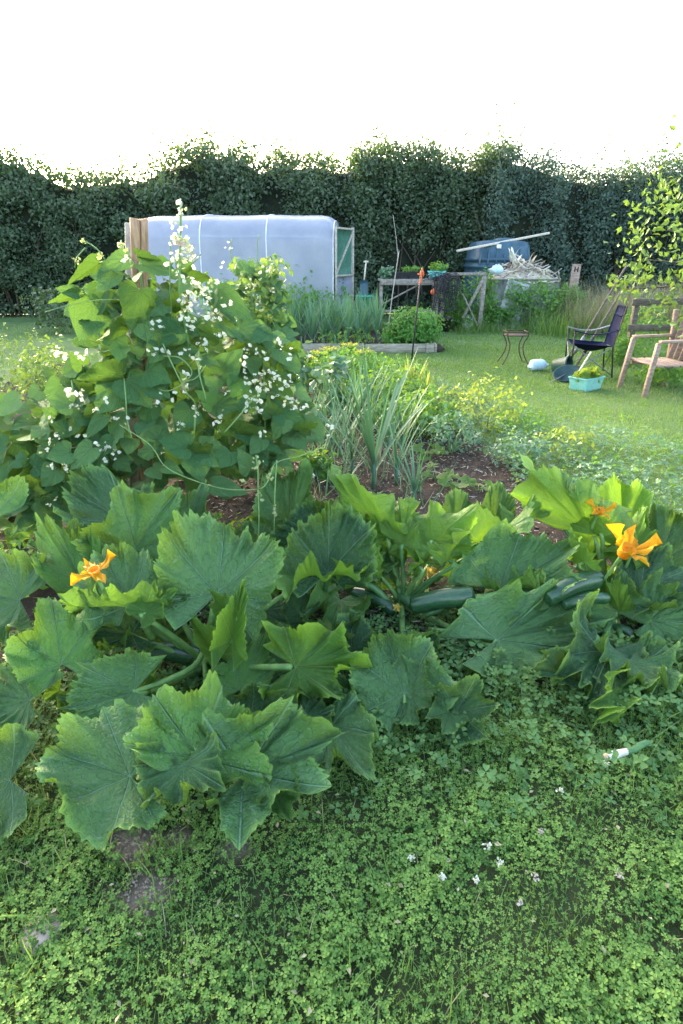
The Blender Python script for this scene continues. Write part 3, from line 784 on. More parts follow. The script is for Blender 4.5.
for k in range(6):
    g = np.random.default_rng(50 + k); b = MB()
    b.add(*tube([[0, 0, -.02], [0, 0, .22]], [.018, .015], 7), .95)
    for V, F_ in leek_geo(.80, 13, g): b.add(V, F_, g.uniform(0, .8))
    o = b.build('leek', M['leek']); leek_meshes.append(o.data); bpy.data.objects.remove(o)
ROW = ['front', 'second', 'third', 'fourth', 'fifth']
for q in range(5):
    y = 11.0 + q * .52
    for x in np.arange(-2.2, .75, .21):
        if q == 0 and x > .5: continue
        o = bpy.data.objects.new('leek', leek_meshes[rng.integers(6)])
        o.location = (x + rng.normal(0, .03), y + rng.normal(0, .03), .03); o.rotation_euler = (rng.normal(0, .06), rng.normal(0, .06), rng.uniform(0, 6.28))
        s = rng.uniform(.85, 1.12) * (1 - .03 * q); o.scale = (s, s, s)
        COL.objects.link(o)
        tag(o, 'blue green leek in the %s row of the timber edged bed' % ROW[q], 'leek', 'leeks in the timber edged bed')
bb = root('bed_edging', (G(300, 350)[0], 10.55, 0), 'weathered timber edging along the front of the leek bed', 'bed edging')
e0, e1 = G(270, 352), G(433, 352)
e0[1] = e1[1] = 10.55; xm = e0[0] + (e1[0] - e0[0]) * .58
mk('board', *beam([e0[0] - 1.2, 10.55, .07], [xm - .01, 10.55, .075], .045, .16), M['board'], bb)
mk('board', *beam([xm + .01, 10.57, .07], [e1[0], 10.55, .08], .045, .15), M['board'], bb)
mk('board', *beam([e1[0] + .03, 10.55, .07], [e1[0] + .05, 13.6, .07], .045, .15), M['board'], bb)
for x in (xm - .25, e1[0] - .12): mk('peg', *beam([x, 10.51, -.05], [x, 10.51, .17], .04, .03), M['board'], bb)
tag(mk('leek_bed_soil', *box((e1[0] / 2 - 1.0, 12.05, .03), (abs(e1[0]) + 2.4, 2.9, .07)), bpy.data.materials['soil']), kind='structure')

# near leeks in the vegetable bed: every leaf its own part
near_leeks = [(373, 492, .74, 'large leek with a fan of straps in the middle of the bed'), (396, 486, .46, 'leek just right of the large leek'), (352, 478, .50, 'leek with drooping straps left of the large leek'),
              (414, 505, .36, 'small leek behind the middle courgette leaves'), (340, 505, .34, 'small leek by the bean tips'), (322, 470, .42, 'spindly leek beside the bean foliage'),
              (365, 450, .55, 'leek directly behind the large leek'), (345, 440, .48, 'leek two rows behind the large leek'), (388, 455, .48, 'leek to the rear right of the large leek'),
              (330, 420, .50, 'leek beside the blue green brassica'), (372, 420, .46, 'leek in front of the green bean bushes'), (310, 440, .42, 'leek at the edge of the bean foliage'),
              (358, 432, .52, 'upright leek between the brassica and the bean bushes'), (340, 460, .50, 'leek in the left row just behind the drooping one'), (402, 452, .46, 'leek at the right end of the second row'),
              (368, 405, .44, 'farthest leek of the middle row'), (330, 452, .44, 'leek half hidden by the bean tips')]
for px, py, h, lab in near_leeks:
    b = G(px, py); g = np.random.default_rng(int(px))
    r = root('leek', b, lab, 'leek', 'leeks in the vegetable bed')
    mk('shaft', *tube([b - [0, 0, .02], b + [0, 0, h * .3]], [.016, .013], 8), M['bulb'] if 0 else M['leek'], r)
    for V, F_ in leek_geo(h * 1.15, 13, g, az=g.normal(0, .6)):
        mk('leaf', V + b, F_, M['leek'], r, {'tint': np.full(len(V), g.uniform(0, 1))})
# thin onion-like straps and dry straw lying about the bed
pgb = pg((300, 520), (430, 520), (430, 400), (300, 400))
grass_patch('onion_straps', 500, -.6, .9, 3.3, 6.8, .25, .5, .005, M['leek'], lambda x, y: inpoly(x, y, pgb), .7)
grass_patch('dry_straw', 420, -.5, 1.0, 2.8, 6, .10, .30, .003, M['drygrass'], lambda x, y: inpoly(x, y, pgb), 1.25)

# ------------------------------------------------------------------ bushy plants
def bush(name, base, h, w, label, mat, n, s0, s1, cat='plant', group=None, per=8, d=None, stems=5, taper=.0, leafT=None, jit=.8, low=.12):
    b = np.array(base, float); r = root(name, b, label, cat, group)
    d = d or w; g = rng
    q = g.normal(0, 1, (n, 3)); q /= np.linalg.norm(q, axis=1)[:, None]; q *= g.uniform(.35, 1, (n, 1)) ** .6
    z = low * h + (q[:, 2] * .5 + .5) * h * (1 - low)
    k = 1 - taper * (z / h)
    q = q * (1 + .28 * sn(q[:, 0] * 2 + b[0] * 7, q[:, 2] * 2 + b[1] * 5, 81, 2, .8))[:, None]
    pos = b + np.stack([q[:, 0] * w / 2 * k, q[:, 1] * d / 2 * k, z], -1)
    st = MB()
    for s in range(stems):
        e = pos[g.integers(n)]; c = b + (e - b) * [.35, .35, .6]
        st.add(*tube(spl([b + g.normal(0, .02, 3) * [1, 1, 0], c, e], 4), [.007, .003], 5))
    st.build('stems', M['stem'], r)
    out = q + [0, -.15, .7]
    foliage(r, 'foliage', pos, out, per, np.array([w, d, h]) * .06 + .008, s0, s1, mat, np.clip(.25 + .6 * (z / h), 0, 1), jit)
    return r
def bpx(name, px, py, hpx, wpx, label, mat, n, s0, s1, Y=None, **k):
    b = G(px, py) if Y is None else np.array([P(px, py, Y)[0], Y, 0.])
    m = pxm(b)
    return bush(name, b, hpx * m * 1.06, wpx * m, label, mat, n, s0, s1, **k)
bpx('bushy_plant', 487, 432, 52, 66, 'bushy plant with sunlit yellow green leaves at the lawn edge', M['sun_tint_leaf'], 70, .035, .06, per=6)
bpx('bushy_plant', 448, 415, 30, 44, 'low yellowish plant left of the sunlit bushy plant', M['sun_tint_leaf'], 40, .03, .055, per=5)
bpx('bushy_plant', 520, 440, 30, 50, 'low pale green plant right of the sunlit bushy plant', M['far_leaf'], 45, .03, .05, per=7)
bpx('bushy_plant', 562, 462, 30, 66, 'sprawling yellow green plant behind the right hand courgette', M['sun_tint_leaf'], 45, .03, .055, per=5)
bpx('bushy_plant', 452, 455, 40, 56, 'blue green sprawling plant at the edge of the bare soil', M['blue_leaf'], 60, .03, .055, per=7)
bpx('bushy_plant', 520, 470, 34, 60, 'blue green low plant just right of the bare soil', M['blue_leaf'], 60, .03, .05, per=7)
bpx('bushy_plant', 425, 435, 45, 46, 'dark green bean bush at the top of the bare soil', M['far_leaf'], 60, .04, .07, per=6)
bpx('bushy_plant', 392, 412, 42, 52, 'green bean bush in the middle of the bed', M['far_leaf'], 70, .045, .08, per=6)
bpx('bushy_plant', 365, 395, 38, 52, 'green bean bush behind the leeks', M['far_leaf'], 70, .045, .08, per=6)
bpx('bushy_plant', 400, 392, 26, 60, 'low bean bush near the grass path', M['far_leaf'], 60, .045, .08, per=6)
bpx('brassica', 334, 415, 52, 46, 'blue green broad leaved brassica beside the beans', M['blue_leaf'], 50, .08, .14, per=4)
bpx('brassica', 292, 400, 54, 44, 'dark blue green brassica half hidden by the beans', M['blue_leaf'], 40, .09, .15, per=4)
bpx('feathery_plant', 415, 346, 36, 52, 'bright green feathery plant at the end of the leek bed', M['feather'], 260, .035, .075, Y=11.0, per=22, jit=.45)
bpx('feathery_plant', 393, 346, 22, 26, 'small yellow green feathery plant between leeks and the large one', M['feather'], 60, .05, .1, Y=10.9, per=10, jit=.5)
bpx('low_plant', 345, 346, 20, 60, 'low green plants at the foot of the front leeks', M['far_leaf'], 50, .05, .08, Y=10.8, per=6)
for px, py, hp_, wp, mt, lab in ((322, 400, 40, 34, 'far_leaf', 'leafy green plant between the dill and the beans'), (345, 415, 36, 44, 'far_leaf', 'dark leafy plant beside the blue green brassica'), (410, 440, 34, 42, 'far_leaf', 'green bush left of the bare soil'),
                             (312, 440, 34, 36, 'blue_leaf', 'blue green plant in the shade of the beans'), (318, 480, 26, 30, 'far_leaf', 'low leafy weeds at the foot of the beans'), (388, 432, 30, 40, 'far_leaf', 'bean bush behind the large leek'), (415, 405, 24, 44, 'far_leaf', 'low green plants in front of the glowing yellow plant'),
                             (440, 432, 28, 40, 'far_leaf', 'leafy plant at the right edge of the row'), (350, 375, 26, 60, 'feather', 'fresh green row end beyond the brassica'), (385, 378, 20, 50, 'feather', 'low fresh green plants next to the grass path')):
    bpx('leafy_plant', px, py, hp_, wp, lab, M[mt], 60, .035, .07, per=7)
# yellow spikes with sunlight put into their leaf colour, and umbels
def spikes(px, py, hpx, wpx, label, n, mat):
    b = G(px, py); m = pxm(b); r = root('yellow_plant', b, label, 'plant'); mb = MB()
    for k in range(n):
        a = rng.uniform(0, 6.28); rad = rng.uniform(0, .5) * wpx * m
        mb.add(*strip_leaf(b + [rad * math.cos(a), rad * math.sin(a), 0], [rng.normal(0, .18), rng.normal(0, .18), 1], hpx * m * rng.uniform(.6, 1.1), .022, rng.uniform(.05, .5), 5), rng.uniform(0, 1))
    mb.build('leaves', mat, r); return r
spikes(408, 402, 46, 26, 'bright yellow upright plant glowing in the sun by the iron stake', 42, M['sun_tint_leaf'])
spikes(424, 408, 42, 12, 'narrow yellow plant right of the glowing one', 14, M['sun_tint_leaf'])
for i, (px, py) in enumerate(((318, 353), (330, 349), (350, 345), (362, 352), (308, 358), (340, 360), (326, 362))):
    Y = 7.0 + .2 * (i % 3); t = P(px, py, Y); b = np.array([t[0] + .02, Y, 0])
    r = root('dill', b, 'dill plant with flat yellow flower heads near the leek bed', 'plant', 'flowering dill')
    st = MB(); st.add(*tube(spl([b, (b + t) / 2 + rng.normal(0, .02, 3), t], 4), [.006, .004], 5))
    fl = []
    for k in range(22):
        a = k * 2.4; q = t + np.array([math.cos(a), math.sin(a), .12]) * .017 * math.sqrt(k) * [1.3, 1.3, 1]
        st.add(*tube([t - [0, 0, .05], q], .0015, 3)); fl.append(q)
    st.build('stems', M['stem'], r)
    n = len(fl); foliage(r, 'flower_head', np.array(fl), np.tile([0, 0, 1.], (n, 1)), 7, .012, .014, .024, M['umbel'], jit=.6)
    hb = b + (t - b) * rng.uniform(.3, .9, (30, 1)); foliage(r, 'foliage', hb, np.tile([0, 0, .6], (30, 1)), 6, .05, .04, .08, M['feather'])
# seedlings with a few round pale leaves on the bare soil
sl = [polarleaf('leaf', M['courgette_light'], round_r, 2.5, (-1.7, -.85, 0, .85, 1.7), 25, 4, cup=.1, ruffle=.15, pleat=.12, seed=s) for s in range(3)]
for px, py, n, w, lab in ((428, 462, 6, .085, 'young squash seedling on the bare soil'), (455, 492, 6, .085, 'pale seedling behind the middle courgette'), (437, 482, 3, .06, 'tiny seedling between two larger ones'), (478, 495, 4, .06, 'small pale seedling at the soil edge'),
                          (440, 440, 5, .08, 'seedling at the top of the bare soil')):
    b = G(px, py); r = root('seedling', b, lab, 'seedling')
    st = MB()
    for k in range(n):
        a = k * 2.4 + px; q = b + [math.cos(a) * .07, math.sin(a) * .06, rng.uniform(.05, .12)]
        st.add(*tube(spl([b, (b + q) / 2 + [0, 0, .02], q], 3), .003, 5))
        u, v, nn = frame(np.array([math.cos(a), math.sin(a), -.1]), [0, -.5, 1]); put('leaf', sl[k % 3], r, mat4(q, u, v, nn, w, w, w))
    st.build('stems', M['stem'], r)
for px, py, wp, Y, lab in ((110, 560, 110, 2.72, 'low weeds under the left side of the beans'), (195, 560, 110, 2.70, 'low weeds under the split wooden post'), (262, 555, 90, 2.68, 'low weeds between the beans and the cupped courgette leaves'), (20, 560, 120, 2.6, 'low weeds at the far left of the bean row')):
    bpx('low_weeds', px, py, 44, wp, lab, M['far_leaf'], 90, .03, .06, Y=Y, per=7, cat='weeds')
# plants at the far left and round the tunnel
bpx('feathery_plant', 62, 420, 98, 66, 'yellow green feathery plants left of the beans', M['tree_leaf'], 120, .03, .06, Y=4.9, per=12)
bpx('feathery_plant', 20, 410, 70, 70, 'yellowish feathery plants at the far left edge', M['tree_leaf'], 90, .03, .06, Y=6.4, per=9)
bpx('leafy_shrub', 232, 330, 62, 70, 'dark leafy bush growing against the tunnel side', M['blue_leaf'], 110, .07, .12, Y=10.2, per=9)
bpx('leafy_shrub', 292, 320, 48, 56, 'dark green bush at the middle of the tunnel side', M['far_leaf'], 90, .06, .11, Y=13.1, per=9)
bpx('leafy_shrub', 60, 330, 40, 60, 'dark shrub at the foot of the hedge on the left', M['hedge'], 90, .07, .12, Y=13.5, per=9)
bpx('leafy_shrub', 258, 330, 72, 56, 'dark leafy bush in front of the middle tunnel hoop', M['far_leaf'], 110, .06, .10, Y=11.8, per=8)
bpx('leafy_shrub', 322, 318, 40, 40, 'fresh green bush overlapping the tunnel base near its door', M['feather'], 80, .05, .09, Y=13.45, per=7)
for px, py, hp_, wp, lab in ((316, 316, 72, 30, 'tall leafy tomato plant inside the tunnel at its door end'), (334, 312, 58, 24, 'small tomato plant inside the tunnel by the door'), (292, 318, 66, 34, 'tomato plant seen through the middle of the tunnel cover')):
    bpx('tomato_plant', px, py, hp_, wp, lab, M['feather'], 55, .09, .16, Y=14.35, per=6, cat='tomato plant')
bpx('low_plant', 357, 322, 26, 40, 'yellow green weeds beside the green bucket', M['feather'], 50, .05, .1, Y=13.2, per=7)
# nettles and tall dry grass in front of the water tank
for px, py, hp_, wp, lab in ((452, 322, 46, 34, 'green weeds growing through the trestle frame'), (478, 326, 50, 34, 'tall nettles right of the trestle frame'), (512, 328, 44, 26, 'nettles in front of the grey panel'),
                             (540, 330, 46, 46, 'dense nettle clump under the stick heap'), (565, 330, 40, 40, 'nettle clump fading into dry grass'), (497, 330, 22, 30, 'low weeds at the lawn edge below the tank'), (470, 330, 16, 40, 'low weeds beside the white bag')):
    bpx('nettle_clump', px, py, hp_, wp, lab, M['far_leaf'], 90, .05, .1, Y=14.3, per=11, cat='weeds', jit=.6)
grass_patch('tall_grass', 11000, 5.0, 10.5, 12.8, 15.5, .5, 1.2, .006, M['drygrass'], None, .22)
grass_patch('tall_grass', 4200, 4.2, 10.5, 12.6, 15.5, .35, .8, .007, M['grass'], None, .25)
grass_patch('rough_grass', 3000, 2.6, 7.5, 13.4, 14.6, .12, .35, .006, M['grass'], None, .4)
for px, py, hp_, wp, Y, lab in ((650, 340, 60, 60, 9.6, 'rough weeds behind the camp chair'), (630, 335, 45, 40, 10.5, 'tall weeds between the poles and the hedge'), (618, 372, 26, 30, 9.2, 'weeds at the legs of the camp chair'), (655, 392, 20, 50, 7.6, 'low weeds under the wooden chair')):
    bpx('weed_clump', px, py, hp_, wp, lab, M['far_leaf'], 70, .04, .08, Y=Y, per=9, cat='weeds')

# ------------------------------------------------------------------ potting bench and what stands on it
YB = 13.6
def pz(py, Y): return P(341, py, Y)[2]
tz = pz(280, YB); xa, xb = P(379, 280, YB)[0], P(441, 280, YB)[0]
bench = root('potting_bench', ((xa + xb) / 2, YB, 0), 'weathered grey potting bench crowded with trays under the hedge', 'bench')
for k in range(3): mk('plank', *beam([xa, YB + .02 + k * .2, tz + rng.normal(0, .004)], [xb, YB + .02 + k * .2, tz + rng.normal(0, .004)], .18, .04), M['oldwood'], bench)
mk('apron', *beam([xa + .02, YB - .085, tz - .05], [xb - .02, YB - .085, tz - .05], .03, .10), M['oldwood'], bench)
for x in (xa + .06, xb - .06):
    for y in (YB, YB + .4): mk('leg', *beam([x, y, 0], [x, y, tz - .024], .06, .06), M['oldwood'], bench)
mk('brace', *beam([xa + .1, YB - .02, .62], [xa + .85, YB - .02, tz - .1], .05, .03), M['oldwood'], bench)
mk('shelf', *beam([xa + .1, YB + .2, .45], [xb - .1, YB + .2, .45], .4, .03), M['oldwood'], bench)
def tray(px, Y, w, d, h, z, mat, name, label, cat, lip=.012, taper=.85, rz=0.):
    b = np.array([P(px, 280, Y)[0], Y, z]); r = root(name, b, label, cat)
    o = np.array([[-1, -1], [1, -1], [1, 1], [-1, 1]], float)
    c, s = math.cos(rz), math.sin(rz)
    def rg(k, zz): return np.column_stack([(o[:, 0] * w / 2 * k) * c - o[:, 1] * d / 2 * k * s, o[:, 0] * w / 2 * k * s + o[:, 1] * d / 2 * k * c, np.full(4, zz)]) + b
    rows = [rg(taper, 0), rg(1, h - .015), rg(1 + lip * 2 / w, h - .015), rg(1 + lip * 2 / w, h), rg(.96, h), rg(taper * .96, .012)]
    V = np.vstack(rows); Q = [[4 * k + j, 4 * k + (j + 1) % 4, 4 * k + 4 + (j + 1) % 4, 4 * k + 4 + j] for k in range(5) for j in range(4)] + [[3, 2, 1, 0], [20, 21, 22, 23]]
    mk('tray', V, [np.array(Q)], mat, r, smooth=False)
    return r, b
zt = tz + .022
tray(400, YB + .12, .36, .3, .14, zt, M['blackplastic'], 'seed_tray', 'black seed tray on the left of the bench', 'tray')
tray(414, YB + .14, .30, .3, .15, zt, M['blackplastic'], 'seed_tray', 'black seed tray under the green seedlings on the bench', 'tray')
tray(436, YB + .06, .34, .28, .16, zt, M['turq'], 'plant_tub', 'turquoise tub on the right end of the bench', 'tub')
def posy(name, px, Y, z, w, h, mat, label, n, s0, s1, cat='plant'):
    b = np.array([P(px, 280, Y)[0], Y, z]); return bush(name, b, h, w, label, mat, n, s0, s1, cat=cat, per=7, stems=3)
posy('cabbage', 387, YB + .1, zt, .30, .24, M['blue_leaf'], 'pale cabbage like plant at the left end of the bench', 30, .06, .1)
posy('potted_seedlings', 412, YB + .15, zt + .14, .42, .10, M['feather'], 'bright seedlings in the black trays', 40, .03, .06)
posy('potted_plant', 437, YB + .08, zt + .13, .38, .18, M['far_leaf'], 'leafy plant in the turquoise tub', 40, .05, .09)
def pot(name, b, r0, r1, h, mat, label, cat='pot', Mx=None, group=None):
    b = np.array(b, float); r = root(name, b, label, cat, group)
    V, F_ = lathe([[.001, .0], [r0, 0], [r1, h * .86], [r1 * 1.07, h * .87], [r1 * 1.07, h], [r1 * .96, h], [r1 * .9, h * .8], [r0 * .9, .02], [.001, .02]], 24, b, Mx)
    mk('pot', V, F_, mat, r); return r
pot('bucket', [P(403, 310, 13.2)[0], 13.2, pz(319, 13.2)], .11, .15, .26, M['blackplastic'], 'black bucket hanging below the front of the bench', 'bucket')
b = np.array([P(433, 290, 13.35)[0], 13.35, pz(295, 13.35)])
r = root('peg_basket', b, 'small orange and pink bundle hung on the front of the bench', 'bundle')
V, F_ = lathe([[.01, 0], [.04, .02], [.055, .06], [.045, .10], [.015, .12]], 14, b, wob=.08); mk('bundle', V, F_, M['orange'], r)
mk('cord', *tube([b + [0, 0, .18], b + [0, .1, tz - b[2]]], .006, 5), M['palewood'], r)
# black netting heaped over the bench end
b = np.array([P(447, 290, 13.3)[0], 13.3, 0]); r = root('netting', b, 'tangled black netting hanging off the right end of the bench', 'netting'); m = MB()
for k in range(60):
    x0, y0 = rng.normal(0, .13), rng.uniform(-.1, .25); zt0 = tz + rng.uniform(-.02, .12); L_ = rng.uniform(.25, .75)
    m.add(*tube(spl([b + [x0 - .2, y0 + .15, zt0 - .02], b + [x0, y0, zt0 + .04], b + [x0 + rng.normal(.03, .05), y0 - .12, zt0 - L_ * .5], b + [x0 + rng.normal(.02, .07), y0 - .10, zt0 - L_]], 4), .006, 4))
for k in range(26):
    zz = tz - rng.uniform(0, .6); m.add(*tube(spl([b + [-.25 + rng.normal(0, .05), -.05, zz], b + [0, -.12, zz - .05], b + [.22, -.05, zz + rng.normal(0, .06)]], 3), .005, 4))
m.build('mesh', M['netting'], r)
# trestle frame right of the bench
tf0, tf1 = P(441, 274, 13.9), P(486, 273, 13.9)
r = root('trestle_frame', ((tf0[0] + tf1[0]) / 2, 13.9, 0), 'grey timber trestle frame with a diagonal brace beside the bench', 'trestle')
zz = tf0[2]
mk('beam', *beam([tf0[0], 13.9, zz], [tf1[0], 13.9, zz], .08, .06), M['oldwood'], r)
mk('post', *beam([tf1[0] - .05, 13.87, 0], [tf1[0] - .03, 13.87, zz - .035], .09, .07), M['oldwood'], r)
mk('post', *beam([tf0[0] + .06, 13.87, 0], [tf0[0] + .06, 13.87, zz - .035], .08, .07), M['oldwood'], r)
mk('brace', *beam([tf1[0] - .45, 13.82, .30], [tf1[0] - .08, 13.82, zz - .12], .06, .03), M['oldwood'], r)
mk('brace', *beam([tf1[0] - .5, 13.82, zz - .4], [tf1[0] - .1, 13.8, .12], .05, .03), M['oldwood'], r)
# spade and green bucket by the hedge
b = np.array([P(364, 300, 13.5)[0], 13.5, 0]); r = root('spade', b, 'spade with a pale wooden handle standing in the green bucket', 'spade')
t = P(366, 262, 13.55); s0_ = P(364, 282, 13.5)
mk('shaft', *tube([s0_, t], [.018, .016], 8), M['palewood'], r)
mk('grip', *tube([t - [.05, 0, 0], t + [0, 0, .01], t + [.05, 0, 0]], .02, 8), M['palewood'], r)
V, F_ = sheet(lambda u, v: s0_ + np.stack([(u - .5) * (.16 + .05 * v), -.02 * np.cos((u - .5) * 3), .04 - .42 * v], -1), 8, 6, .006); mk('blade', V, F_, M['tank'], r)
pot('bucket', [P(364, 300, 13.4)[0], 13.4, pz(304, 13.4)-.12], .13, .17, .30, M['greenplastic'], 'bright green bucket standing behind the leeks', 'bucket')
# thin canes
def cane(a, b, r_, mat, label, name='cane', cat='cane'):
    o = mk(name, *tube(spl([a, (a + b) / 2 + rng.normal(0, .012, 3), b], 4), [r_, r_ * .7], 7), mat, loc=a); return tag(o, label, cat)
a_ = P(388, 305, 13.0); a_[2] = 0; cane(a_, P(399, 251, 13.3), .014, M['greywood'], 'grey cane leaning on the bench in front of the hedge')
a_ = P(398, 258, 13.7); cane(a_, P(393, 215, 13.9), .007, M['greywood'], 'thin bare twig rising above the leaning cane', 'twig', 'twig')
# iron stake with the orange cloth
b = G(411, 362); t = P(421.5, 270, b[1]); r = root('iron_stake', b, 'dark iron stake with an orange cloth tied round its top', 'stake')
mk('rod', *tube([b - [0, 0, .1], t], .013, 8), M['iron'], r)
ax = (t - b) / np.linalg.norm(t - b)
cl = mk('cloth', *tube(spl([t - ax * .20, t - ax * .17, t - ax * .1 + [.008, 0, 0], t - ax * .05, t - ax * .01 + [.012, 0, 0], t + ax * .03], 4), [.012, .018, .015, .020, .017, .009], 10), M['orange'], r)
mk('cloth_tail', *tube(spl([t - ax * .04, t + [.03, -.02, -.03], t + [.028, -.02, -.10]], 4), [.014, .010, .004], 6), M['orange'], r)
mk('cross_bar', *tube([t - ax * .06 - [.05, 0, 0], t - ax * .06 + [.05, 0, 0]], .012, 6), M['orange'], r)

# ------------------------------------------------------------------ water tank, plank, stick heap
YT = 15.6
w0, w1 = P(473, 260, YT)[0], P(535, 260, YT)[0]; zt1, zt0_ = pz(238, YT), pz(278, YT)
r = root('water_tank', ((w0 + w1) / 2, YT + .6, 0), 'big dark blue plastic water tank with a domed lid in front of the hedge', 'water tank')
cx, rx, ry = (w0 + w1) / 2, (w1 - w0) / 2, .75
def tankring(k, z, n=40, p=4.0):
    a = np.linspace(0, 2 * np.pi, n, endpoint=False)
    c, s = np.cos(a), np.sin(a); f = (np.abs(c) ** p + np.abs(s) ** p) ** (-1 / p)
    return np.stack([cx + rx * k * c * f, YT + .7 + ry * k * s * f, np.full(n, z)], -1)
H = zt1
pr = [(.93, .0), (.97, .3), (1.0, .62 * H), (1.0, .66 * H), (1.035, .665 * H), (1.035, .695 * H), (.99, .70 * H), (.985, .74 * H), (1.02, .745 * H), (1.02, .775 * H), (.97, .78 * H), (.93, .90 * H), (.86, .955 * H), (.70, .975 * H), (.40, .985 * H), (.02, .99 * H)]
V = np.vstack([tankring(k, z) for k, z in pr]); n = 40
i = np.arange(len(pr) - 1)[:, None] * n; j = np.arange(n)[None]; j2 = (j + 1) % n
mk('body', V, [np.stack([i + j, i + j2, i + n + j2, i + n + j], -1).reshape(-1, 4)], M['tank'], r)
lid = mk('lid', *lathe([[.001, .09], [.2, .085], [.29, .06], [.30, .0]], 24, (cx + .1, YT + .5, .965 * H)), M['tank'], r)
for k in range(-3, 4): mk('rib', *beam([cx + k * rx * .27, YT - .075, .70 * H], [cx + k * rx * .25, YT + .01, .88 * H], .04, .03), M['tank'], r)
lp = P(499, 246, YT - .06); mk('label_plate', *box(lp + [0, -.01, -.01], (.11, .012, .085), bev=.003), M['whiteplastic'], r)
pa, pb = P(457, 251, YT - .25), P(549, 233, YT + .5)
pa[2] += 0; o = mk('pole', *beam(pa, pb, .075, .05), M['palewood'], loc=pa); tag(o, 'long pale plank lying slantwise across the tank lid', 'plank')
# grey compost bay with its heap of dry sticks
YC = 14.6
b0, b1 = P(488, 290, YC)[0], P(560, 290, YC)[0]; zb = pz(279, YC)
r = root('compost_bay', ((b0 + b1) / 2, YC + .5, 0), 'grey compost bay of corrugated sheets topped with dry sticks and stalks', 'compost bay')
def corr(p0, p1, h, nm):
    p0, p1 = np.array(p0, float), np.array(p1, float); d = p1 - p0; n_ = np.array([-d[1], d[0], 0]) / np.linalg.norm(d)
    V, F_ = sheet(lambda u, v: p0 + d * u[:, None] + up * (h * v)[:, None] + n_ * (.014 * np.sin(u * np.linalg.norm(d) * 60))[:, None], 60, 4, .006)
    mk(nm, V, F_, M['greysheet'], r)
corr([b0, YC, 0], [b1, YC + .1, 0], zb, 'sheet'); corr([b1 + .02, YC + .11, 0], [b1, YC + 1.1, 0], zb, 'sheet'); corr([b0 - .02, YC, 0], [b0, YC + 1.1, 0], zb, 'sheet')
mk('rim', *tube([[b0, YC - .02, zb], [b1, YC + .08, zb], [b1 + .02, YC + 1.1, zb]], .022, 7), M['greywood'], r)
def heap(u, v):
    x = b0 + (b1 - b0) * u; y = YC + .04 + 1.0 * v
    return np.stack([x, y, zb - .06 + .27 * np.sin(np.pi * u) * np.sin(np.pi * v) ** .7 + .05 * sn(x, y, 91, 3, 1.5)], -1)
V, F_ = sheet(heap, 30, 16); mk('compost', V, F_, M['palewood'], r)
for k in range(75):
    u, v = rng.beta(2.6, 1.9), rng.uniform(.05, .8); q = heap(np.array([u]), np.array([v]))[0]
    a = rng.normal(.3, .8); L_ = rng.uniform(.22, .6); e = rng.normal(.12, .42)
    d = np.array([math.cos(a), math.sin(a) * .6, e]); d /= np.linalg.norm(d)
    q = q + [0, 0, .03 + .16 * rng.uniform(0, 1) * math.sin(math.pi * u)]
    mk('stick', *tube(spl([q - d * L_ / 2, q + rng.normal(0, .03, 3), q + d * L_ / 2], 3), [.018, .014, .008], 5), M['palewood'] if k % 3 else M['greywood'], r)
for k in range(26):
    u, v = rng.beta(2, 2), rng.uniform(.05, .7); q = heap(np.array([u]), np.array([v]))[0] + [0, 0, .04 + .12 * rng.uniform(0, 1)]
    d = np.array([rng.normal(0, 1), rng.normal(0, .6), rng.normal(.5, .5)])
    mk('dry_leaf', *strip_leaf(q, d, rng.uniform(.2, .42), rng.uniform(.03, .06), rng.uniform(.2, .9), 5), M['withered'] if k % 2 else M['stone'], r)
for px, py in ((515, 262), (512, 256)):
    q = P(px, py + 6, YC + .3)
    for k in range(4): mk('dry_leaf', *strip_leaf(q, [rng.normal(0, .5), rng.normal(0, .3), 1], .35, .07, .3, 5), M['bulb'], r)
q = P(497, 270, YC + .1); o = mk('plastic_sack', *lathe([[.01, -.02], [.13, .0], [.16, .09], [.11, .16], [.03, .2]], 16, q - [0, 0, .08], wob=.07), M['bluepale'], loc=q); tag(o, 'pale blue plastic sack on the left of the stick heap', 'sack')
q = P(512, 318, 14.1); q[2] = 0; o = mk('grey_panel', *beam([q[0] - .12, 14.15, 0], [q[0] + .14, 14.35, pz(282, 14.2)], .52, .015), M['greysheet'], loc=q); tag(o, 'grey panel leaning against the front of the compost bay', 'panel')
# pinkish stake board
q0, q1 = P(571, 296, 14.6), P(577, 264, 14.6); q0[2] = 0
r = root('stake_board', q0, 'short pinkish board on end with two dark slots, in the dry grass', 'board')
mk('board', *beam(q0 + [.02, 0, 0], q1, .20, .03), M['redwood'], r)
for dx in (-.035, .035): mk('slot', *beam(q1 + [dx, -.017, -.17], q1 + [dx, -.017, -.06], .025, .012), M['core'], r)
mk('slot', *beam(q1 + [-.02, -.017, -.115], q1 + [.02, -.017, -.115], .02, .011), M['core'], r)
